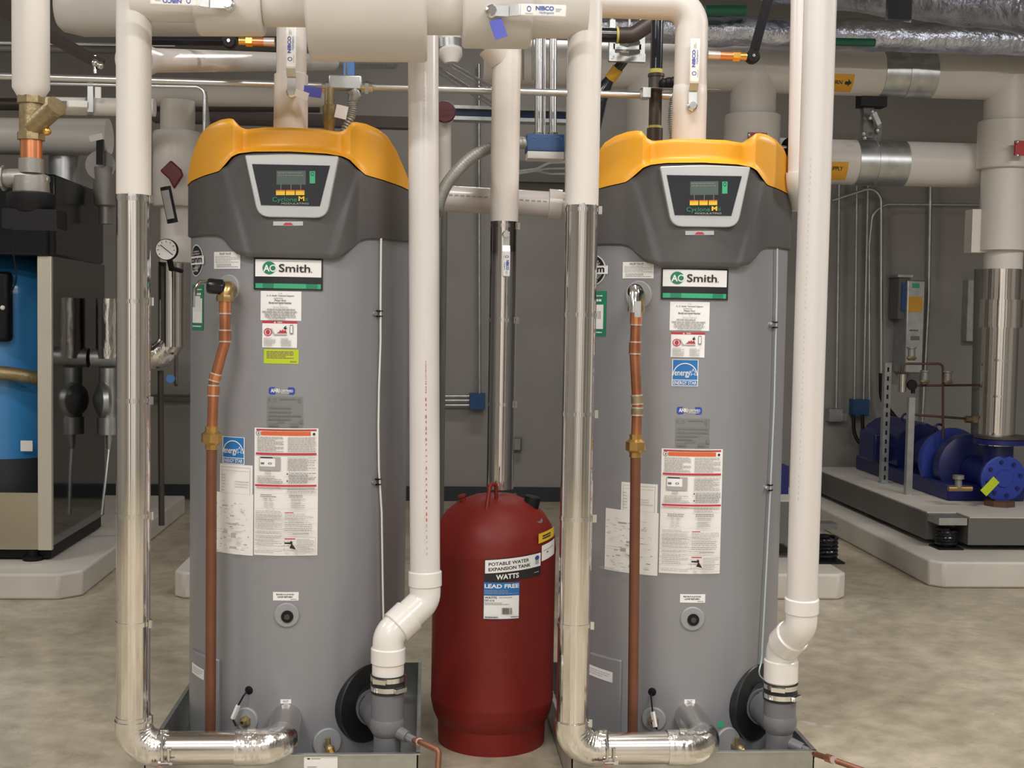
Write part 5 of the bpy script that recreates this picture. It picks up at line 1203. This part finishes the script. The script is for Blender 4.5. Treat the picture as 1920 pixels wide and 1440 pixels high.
# circulator pump hanging in front of the boiler at the left edge
Yc = 3.55
t = thing('insulated_return_pipe', 'short white jacketed pipe with tapered end at the upper left edge', 'pipe', tuple(P(57, 185, Yc)))
x = P(58, 100, Yc).x; f_ = lambda y: V((x, Yc, P(58, y, Yc).z))
MB().tube([f_(-60), f_(166), f_(183)], [M(65, Yc) / 2, M(65, Yc) / 2, M(46, Yc) / 2], 'jacket', seg=40).build('jacket', t)
t = thing('y_strainer', 'brass wye strainer below the tapered white pipe at the left edge', 'strainer', tuple(f_(262)))
MB().cyl(f_(184), f_(263), M(41, Yc) / 2, 'brass_old', seg=32).lathe([(M(50, Yc) / 2, -.01), (M(50, Yc) / 2, .01), (.0001, .01)], f_(188), UZ, 'brass_old', 8).lathe([(M(50, Yc) / 2, -.01), (M(50, Yc) / 2, .01), (.0001, .01)], f_(256), UZ, 'brass_old', 8).build('body', t)
k0, k1 = P(62, 240, Yc - .01), P(102, 203, Yc - .06); dk = (k1 - k0).normalized()
br = MB().cyl(k0, k1, M(34, Yc) / 2, 'brass_old', seg=32).cyl(k1, k1 + dk * .012, M(40, Yc) / 2, 'brass_old', seg=8).build('strainer_leg', t)
MB().ball(P(88, 246, Yc - .03), .012, 'brass_bright').build('drain_plug', t)
t = thing('circulator_pump', 'grey cast circulator pump with black motor hanging at the left edge', 'pump', tuple(f_(400)))
MB().cyl(f_(262), f_(312), M(38, Yc) / 2, 'copper_bright', seg=32).build('copper_stub', t)
MB().lathe([(M(44, Yc) / 2, 0), (M(44, Yc) / 2, .04), (.0001, .04)], f_(325), UZ, 'cast_grey', 32).build('inlet_collar', t)
cc = P(50, 335, Yc)
q = [P(-30, 334, Yc), P(20, 334, Yc), P(60, 334, Yc), P(92, 338, Yc)]
MB().tube(q, [M(26, Yc) / 2, M(34, Yc) / 2, M(36, Yc) / 2, M(14, Yc) / 2], 'cast_grey', seg=32).cyl(P(4, 334, Yc), P(9, 334, Yc), M(46, Yc) / 2, 'cast_grey', seg=8).build('volute', t)
MB().lathe([(M(62, Yc) / 2, 0), (M(64, Yc) / 2, .015), (M(60, Yc) / 2, .055), (.0001, .055)], f_(368), UZ, 'cast_grey', 36).build('motor_flange', t)
MB().lathe([(M(70, Yc) / 2, 0), (M(86, Yc) / 2, .02), (M(86, Yc) / 2, .05), (M(70, Yc) / 2, .055), (.0001, .055)], f_(398), UZ, 'black', 36).box(f_(412) + V((.01, 0, 0)), (M(96, Yc), .10, M(34, Yc)), 'black').build('motor_cap', t)

# valves and pipes in the narrow view left of the left riser
t = thing('butterfly_valve', 'grey butterfly valve with dark lever left of the left riser', 'valve', tuple(P(192, 310, 6.8)))
MB().lathe([(M(54, 6.8) / 2, -.05), (M(54, 6.8) / 2, .05), (.0001, .05)], P(193, 312, 6.8), (0, -1, 0), 'cast_grey', 24).build('body', t)
MB().box(P(188, 285, 6.7), (M(12, 6.7), .03, M(46, 6.7)), 'pipe_black').build('lever', t)
MB().lathe([(M(12, 6.8), 0), (M(12, 6.8), .09), (M(20, 6.8), .1), (M(24, 6.8), .3), (.0001, .3)], P(198, 420, 6.8), UZ, 'cast_grey', 20).build('lower_flange', t)
MB().box(P(180, 258, 6.68), (M(24, 6.7), .004, M(11, 6.7)), 'paper', Matrix.Rotation(-.25, 3, 'Y')).build('paper_tag', t)
t = thing('jacketed_manifold_pipe', 'dark steel jacketed pipework with crumpled elbows behind the left riser', 'pipe', tuple(P(240, 672, 6.9)))
Yz = 6.9
MB().tube([V((xr1 + .01, Yz, P(160, 671, Yz).z)), P(320, 668, Yz)], M(36, Yz) / 2, 'galv', seg=32).build('level_run', t)
MB().tube(bend_pts(P(180, 668, Yz), P(322, 668, Yz), P(322, 500, Yz), .12, 8), M(48, Yz) / 2, 'foil', seg=32).build('right_elbow', t)
MB().tube([P(322, 650, Yz), P(322, 492, Yz)], M(50, Yz) / 2, 'steel', seg=48).build('right_riser', t)
MB().tube([P(204, 672, Yz), P(204, 560, Yz)], M(46, Yz) / 2, 'foil', seg=32).build('left_riser', t)
MB().tube([P(203, 690, Yz), P(203, 790, Yz)], M(34, Yz) / 2, 'galv', seg=28).build('drop_pipe', t)
MB().tube([P(203, 782, Yz), P(203, 814, Yz)], M(40, Yz) / 2, 'galv', seg=28).build('lower_cap', t)
MB().tube([P(205, 814, Yz), P(204, 842, Yz)], [M(7, Yz), M(4, Yz)], 'galv', seg=16).build('nozzle', t)
one('check_valve_disc', 'round grey valve disc below the crumpled pipe left of the left riser', 'valve', MB().lathe([(M(30, 6.7), -.02), (M(34, 6.7), 0), (M(30, 6.7), .025), (M(10, 6.7), .05), (.0001, .05)], P(194, 750, 6.86), (-.85, -.5, 0), 'galv', 36))
one('hanging_hose', 'thin dark hose hanging down to the boiler base', 'hose', MB().tube([P(204, 842, 6.9), P(198, 900, 6.85), P(190, 965, 6.8)], .008, 'galv', seg=8))
t = thing('insulated_column_pipe', 'dull white insulated column with red handle left of the left heater', 'pipe', tuple(P(330, 460, 6.5)))
Yi = 6.5; x = P(333, 300, Yi).x; g2 = lambda y, xx=None: V((x if xx is None else xx, Yi, P(333, y, Yi).z))
MB().tube([g2(190), g2(256)], M(62, Yi) / 2, 'jacket', seg=36).build('upper_section', t)
MB().tube([g2(248), g2(252), g2(384), g2(388)], [M(84, Yi) / 2, M(88, Yi) / 2, M(88, Yi) / 2, M(82, Yi) / 2], 'jacket', seg=40).build('valve_wrap', t)
MB().tube([g2(386), g2(492)], M(60, Yi) / 2, 'jacket', seg=36).build('lower_section', t)
hh_ = P(320, 328, Yi - .2); MB().prism([(-.055, .02), (0, .075), (.05, .03), (.06, -.0), (.015, -.07), (-.01, -.02)], hh_, UX, UZ, (0, .03, 0), 'maroon').build('red_handle', t, bevel=.008)
a_, b_ = P(310, 350, Yi - .22), P(324, 418, Yi - .22)
lv = MB().tube([a_, b_], M(19, Yi) / 2, 'black', seg=4, hint=UX, squash=.4).build('black_lever', t)
MB().tube([a_.lerp(b_, .12) - UY * .03, a_.lerp(b_, .9) - UY * .03], M(13, Yi) / 2, 'flex_grey', seg=4, hint=UX, squash=.3).build('grip', lv)
t = thing('dial_gauge', 'round white dial pressure gauge left of the left heater', 'gauge', tuple(P(312, 468, 6.2)))
gp_ = P(312, 468, 6.2)
MB().lathe([(M(20, 6.2), -.03), (M(20, 6.2), .0), (M(18.5, 6.2), .006), (.0001, .006)], gp_, (0, -1, 0), 'black', 36).build('case', t)
d_ = MB(); d_.lathe([(M(18.5, 6.2), .004), (M(18.5, 6.2), .008), (.0001, .008)], gp_, (0, -1, 0), 'white', 36); dd_ = d_.build('dial', t)
g = MB(); o_ = gp_ - UY * .0095
for k in range(9):
    an = -2.2 + k * .55; e_ = V((math.sin(an), 0, math.cos(an))); g.tube([o_ + e_ * .036, o_ + e_ * .043], .0015, 'lb_black', seg=4)
g.build('dial_marks', dd_)
MB().tube([o_ + V((-.028, 0, .022)), o_ + V((.03, 0, -.024))], .002, 'lb_black', seg=4).build('needle', dd_)
MB().cyl(P(318, 486, 6.25), P(322, 505, 6.3), .015, 'black', seg=12).cyl(P(322, 503, 6.3), P(340, 508, 6.4), .012, 'black', seg=12).build('stem', t)
one('blue_tap', 'tiny blue tap handle below the crumpled elbow left of the left heater', 'tap', MB().lathe([(M(8, 6.6), -.01), (M(8, 6.6), .01), (.0001, .01)], P(320, 710, 6.6), (0, -1, 0), 'blue_strut', 12).cyl(P(330, 668, 6.85), P(330, 722, 6.65), .01, 'iron', seg=8))
one('dark_pipe', 'dark brown vertical pipe left of the left heater', 'pipe', MB().cyl(P(301, 695, 7.0), P(303, 985, 7.0), M(11, 7.0) / 2, 'iron', seg=16))
for k, y_ in enumerate((742, 752)):
    wc('wall_conduit', ['upper', 'lower'][k] + ' level wall conduit behind the left riser', [(100, y_), (380, y_)], 5, 'skid', 'level wall conduits behind the left riser')

# small pads behind the heaters
YQ = PZ(340, 1123, 0).y
def small_pad(xa, xb, lab, lc, rc):
    x0_, x1_ = xa, xb; y0_ = YQ; y1_ = YQ + 1.7; c_ = .05
    pl = [(x0_ + (c_ if lc else 0), y0_), (x1_ - (c_ if rc else 0), y0_), (x1_, y0_ + (c_ if rc else 0)), (x1_, y1_), (x0_, y1_), (x0_, y0_ + (c_ if lc else 0))]
    pp_ = []
    for q_ in pl:
        if not pp_ or (abs(pp_[-1][0] - q_[0]) + abs(pp_[-1][1] - q_[1])) > 1e-6: pp_.append(q_)
    return one('concrete_pad', lab, 'concrete pad', MB().prism(pp_, (0, 0, 0), UX, UY, (0, 0, .13), 'pad'), bevel=.012)
small_pad(P(323, 1120, YQ).x, P(650, 1120, YQ).x, 'concrete pad corner showing left of the left heater', True, True)
small_pad(P(1300, 1100, YQ).x, P(1591, 1100, YQ).x, 'concrete pad showing right of the right heater', True, True)
t = thing('inertia_base', 'grey inertia base on springs showing behind the right vent pipe', 'machine base', tuple(P(1500, 1000, YQ + .3)))
xb0, xb1 = P(1330, 1000, YQ + .3).x, P(1543, 1000, YQ + .3).x
MB().bx((xb0, YQ + .35, .22), (xb1, YQ + 1.5, .44), 'skid').build('frame', t)
MB().bx((xb0 + .01, YQ + .36, .44), (xb1 - .01, YQ + 1.49, .445), 'pad').build('top', t)
sp = V((xb1 + .035, YQ + .32, .13))
def spring(o_, h_, par, r_=.045):
    q_ = [o_ + V((r_ * math.cos(k * .6), r_ * math.sin(k * .6), .02 + (h_ - .03) * k / 60)) for k in range(61)]
    MB().tube(q_, .010, 'black_gloss', seg=8).build('coil_spring', par); MB().box(o_ + V((0, 0, .005)), (.14, .14, .01), 'black').build('spring_plate', par); MB().lathe([(r_ * .7, 0), (r_ * .7, h_ * .5), (.0001, h_ * .5)], o_, UZ, 'black', 20).build('spring_core', par)
spring(sp, .15, t); MB().box(sp + V((-.02, .02, .19)), (.12, .10, .03), 'skid').build('bracket', t)
MB().bx((xb0 + .1, YQ + .6, .445), (xb1 - .1, YQ + 1.3, .60), 'pump_blue').build('pump_base', t)

# pump skid on its pad, right
YS = PZ(1790, 1103, 0).y
xs0 = P(1748, 1102, YS).x
pl = [(xs0 + .06, YS), (5.9, YS), (5.9, 9.0), (xs0, 9.0), (xs0, YS + .06)]
one('concrete_pad', 'long concrete pad under the blue pump on the right', 'concrete pad', MB().prism(pl, (0, 0, 0), UX, UY, (0, 0, P(1800, 1054, YS).z), 'pad'), bevel=.012)
zp = P(1800, 1054, YS).z
YF2 = YS + .32
xk = P(1760, 975, YF2).x; zt2 = P(1830, 972, YF2).z; zb2 = P(1830, 1022, YF2).z
t = thing('pump_skid', 'long grey inertia base with pale top carrying the blue pump', 'machine base', (xk + .6, YF2 + 1, zp))
XE = 4.9; YE = 8.85; nt = .17
pl = [(xk + nt, YF2), (XE, YF2), (XE, YE), (xk, YE), (xk, YF2 + nt), (xk + nt, YF2 + nt)]
MB().prism(pl, (0, 0, zb2), UX, UY, (0, 0, zt2 - zb2), 'skid').build('steel_frame', t)
pl2 = [(xk + nt + .01, YF2 + .01), (XE - .01, YF2 + .01), (XE - .01, YE - .01), (xk + .01, YE - .01), (xk + .01, YF2 + nt + .01), (xk + nt + .01, YF2 + nt + .01)]
MB().prism(pl2, (0, 0, zt2), UX, UY, (0, 0, .006), 'pad').build('concrete_fill', t)
so = V((xk + nt * .5, YF2 + nt * .5, zp)); spring(so, zt2 - zp - .06, t, .055)
MB().box(so + V((0, 0, zt2 - zp - .02)), (.16, .16, .04), 'galv').build('corner_bracket', t)
so = V((xk - .06, YE - .15, zp)); spring(so, zt2 - zp - .04, t, .05)

# blue pump, axis running away from the camera
XP = P(1880, 897, 6.95).x; zpp = P(1880, 897, 6.95).z
t = thing('blue_pump', 'dark blue end suction pump and motor on the right hand skid', 'pump', (XP - .1, 7.8, zt2 + .006)); zb_ = zt2 + .006
ay = lambda y_: V((XP, y_, zpp))
MB().bx((XP - .24, 7.15, zb_), (XP + .24, 8.75, zb_ + .10), 'pump_blue').build('base_frame', t, bevel=.01)
MB().lathe([(.13, 0), (.135, .03), (.12, .035), (.0001, .035)], ay(6.97), (0, -1, 0), 'pump_blue_l', 48).lathe([(.055, .035), (.05, .042), (.0001, .042)], ay(6.97), (0, -1, 0), 'pump_blue_l', 28).build('end_flange', t)
for k in range(8): an = k * PI / 4 + .2; MB().lathe([(.012, .03), (.012, .045), (.0001, .045)], ay(6.97) + V((.10 * math.cos(an), 0, .10 * math.sin(an))), (0, -1, 0), 'pump_blue', 6).build('flange_bolt', t)
MB().tube([ay(6.97), ay(7.15), ay(7.3)], [.09, .085, .10], 'pump_blue', seg=36).build('suction_body', t)
zf_ = P(1878, 834, 7.0).z
MB().tube([V((XP, 7.02, zpp + .05)), V((XP, 7.02, zpp + .20))], .085, 'pump_blue', seg=32).build('riser_neck', t)
MB().lathe([(.15, 0), (.15, .03), (.0001, .03)], V((XP, 7.0, zpp + .20)), UZ, 'pump_blue', 40).lathe([(.15, .034), (.15, .05), (.0001, .05)], V((XP, 7.0, zpp + .20)), UZ, 'iron', 40).build('riser_flange', t)
MB().lathe([(.16, -.05), (.20, -.03), (.20, .06), (.15, .08), (.0001, .08)], V((XP - .02, 7.4, zpp + .02)), (0, -1, 0), 'pump_blue', 48).build('volute', t)
MB().lathe([(.205, -.03), (.215, 0), (.205, .03), (.12, .04), (.0001, .04)], V((XP - .05, 7.55, zpp + .03)), (0, -1, 0), 'pump_blue_l', 48).build('volute_ring', t)
MB().lathe([(.08, -.02), (.13, .0), (.13, .25), (.17, .28), (.17, .33), (.0001, .33)], V((XP - .04, 7.9, zpp + .03)), (0, -1, 0), 'pump_blue', 36).build('bearing_housing', t)
MB().tube([V((XP - .05, 8.0, zpp + .04)), V((XP - .05, 8.65, zpp + .04))], .19, 'pump_blue', seg=40, rip=lambda an, i: 1 + .03 * (1 if math.sin(an * 20) > 0 else -1)).build('motor_body', t)
MB().lathe([(.19, 0), (.17, .07), (.0001, .09)], V((XP - .05, 8.65, zpp + .04)), (0, 1, 0), 'pump_blue', 40).build('fan_cover', t)
MB().bx((XP - .33, 8.15, zpp - .05), (XP - .2, 8.45, zpp + .15), 'pump_blue').build('terminal_box', t, bevel=.015)
for yy, zz_ in ((8.3, .245), (7.75, .22)): MB().tube([V((XP - .05 + .03 * math.cos(k * PI / 8), yy, zpp + zz_ + .03 * math.sin(k * PI / 8))) for k in range(17)], .008, 'pump_blue', seg=8).build('lifting_eye', t)
MB().cyl(V((XP, 6.98, zb_ + .02)), V((XP, 6.98, zpp - .09)), .032, 'rust', seg=24).lathe([(.09, 0), (.09, .03), (.06, .036), (.0001, .036)], V((XP, 6.98, zb_)), UZ, 'rust', 8).build('support_post', t)
tg_ = P(1856, 912, 6.85); MB().box(tg_, (.05, .004, .11), 'lb_lime', Matrix.Rotation(.75, 3, 'Y')).build('yellow_tag', t)
bv = P(1805, 916, 6.9); q0, q1 = P(1778, 916, 6.9), P(1822, 916, 6.9); MB().cyl(q0, q1, .016, 'brass', seg=16).cyl(P(1797, 914, 6.9), P(1797, 896, 6.9), .02, 'cast_grey', seg=16).cyl(P(1797, 898, 6.9), P(1797, 891, 6.9), .032, 'cast_grey', seg=16).build('drain_cock', t)

# strut posts with small copper piping beside the pump
def post(x0_, y0_, x1_, y1_, w_, lab, slots):
    b_ = PZ(x1_, y1_, zt2); top_z = P(x0_, y0_, b_.y).z; t_ = thing('strut_post', lab, 'strut', tuple(b_)); ww = M(w_, b_.y) / 2
    MB().bx((b_.x - ww, b_.y - ww, zt2 + .006), (b_.x + ww, b_.y + ww, top_z), 'galv').build('channel', t_)
    if not slots: return b_, top_z
    mb_ = MB(); n_ = int((top_z - zt2) / .06)
    for k in range(n_): mb_.bx((b_.x - ww * .28, b_.y - ww - .001, zt2 + .03 + k * .06), (b_.x + ww * .28, b_.y - ww + .002, zt2 + .06 + k * .06), 'black')
    mb_.build('slots', t_); MB().box((b_.x, b_.y - .02, zt2 + .011), (ww * 3.2, ww * 3.2, .01), 'galv').build('foot_plate', t_); return b_, top_z
b1_, z1_ = post(1660, 680, 1656, 907, 13, 'slotted strut post behind, on the left edge of the pump skid', 1)
b2_, z2_ = post(1704, 745, 1702, 929, 12, 'front strut post on the left edge of the pump skid', 0)
Yq = b2_.y
def cu(lab, pts, w_=4.5, m='copper_dark', name='copper_line', Y=None): return one(name, lab, 'pipe', MB().tube(fil([P(x_, y_, Y or Yq) for x_, y_ in pts], .03, 4), M(w_, Y or Yq) / 2, m, seg=12))
cu('dark copper loop rising over the small gauges above the pump', [(1691, 706), (1691, 682), (1768, 682), (1768, 822)])
cu('upper level dark copper line joining the pump riser', [(1712, 723), (1842, 722)])
cu('lower level copper line with brass end joining the pump riser', [(1706, 777), (1812, 785)])
one('brass_tap', 'small brass tap at the end of the lower copper line', 'valve', MB().cyl(P(1810, 786, Yq), P(1832, 787, Yq), .022, 'brass_old', seg=12).cyl(P(1828, 780, Yq), P(1828, 792, Yq), .026, 'brass_old', seg=12))
one('steel_canister', 'small shiny canister filter on the copper loop above the pump', 'filter', MB().lathe([(M(8, Yq), 0), (M(8, Yq), M(34, Yq)), (.0001, M(34, Yq))], P(1691, 735, Yq - .05), UZ, 'steel_h', 24))
for k, (x_, y_) in enumerate(((1709, 662), (1734, 706), (1777, 707))):
    t = thing('sensor_head', ['upper sensor head below the motor drive box', 'middle sensor head above the blue motor', 'right sensor head beside the copper loop'][k], 'sensor', tuple(P(x_, y_ + 12, Yq)), group=None)
    MB().lathe([(M(7, Yq), -M(10, Yq)), (M(7, Yq), M(8, Yq)), (M(9, Yq), M(9, Yq)), (M(9, Yq), M(12, Yq)), (.0001, M(12, Yq))], P(x_, y_, Yq - .02), UZ, 'cast_grey', 20).build('head', t)
    MB().lathe([(M(6, Yq), 0), (M(10, Yq), .015), (M(6, Yq), .03), (.0001, .03)], P(x_, y_ + 14, Yq - .02), UZ, 'brass_old', 16).build('valve_base', t)
one('gate_valve', 'small black hand wheel on the upper copper line', 'valve', MB().lathe([(.03, -.012), (.034, 0), (.03, .012), (.0001, .012)], P(1710, 722, Yq - .05), (0, -1, 0), 'black', 24).box(P(1712, 730, Yq - .05), (.02, .02, .05), 'black'))
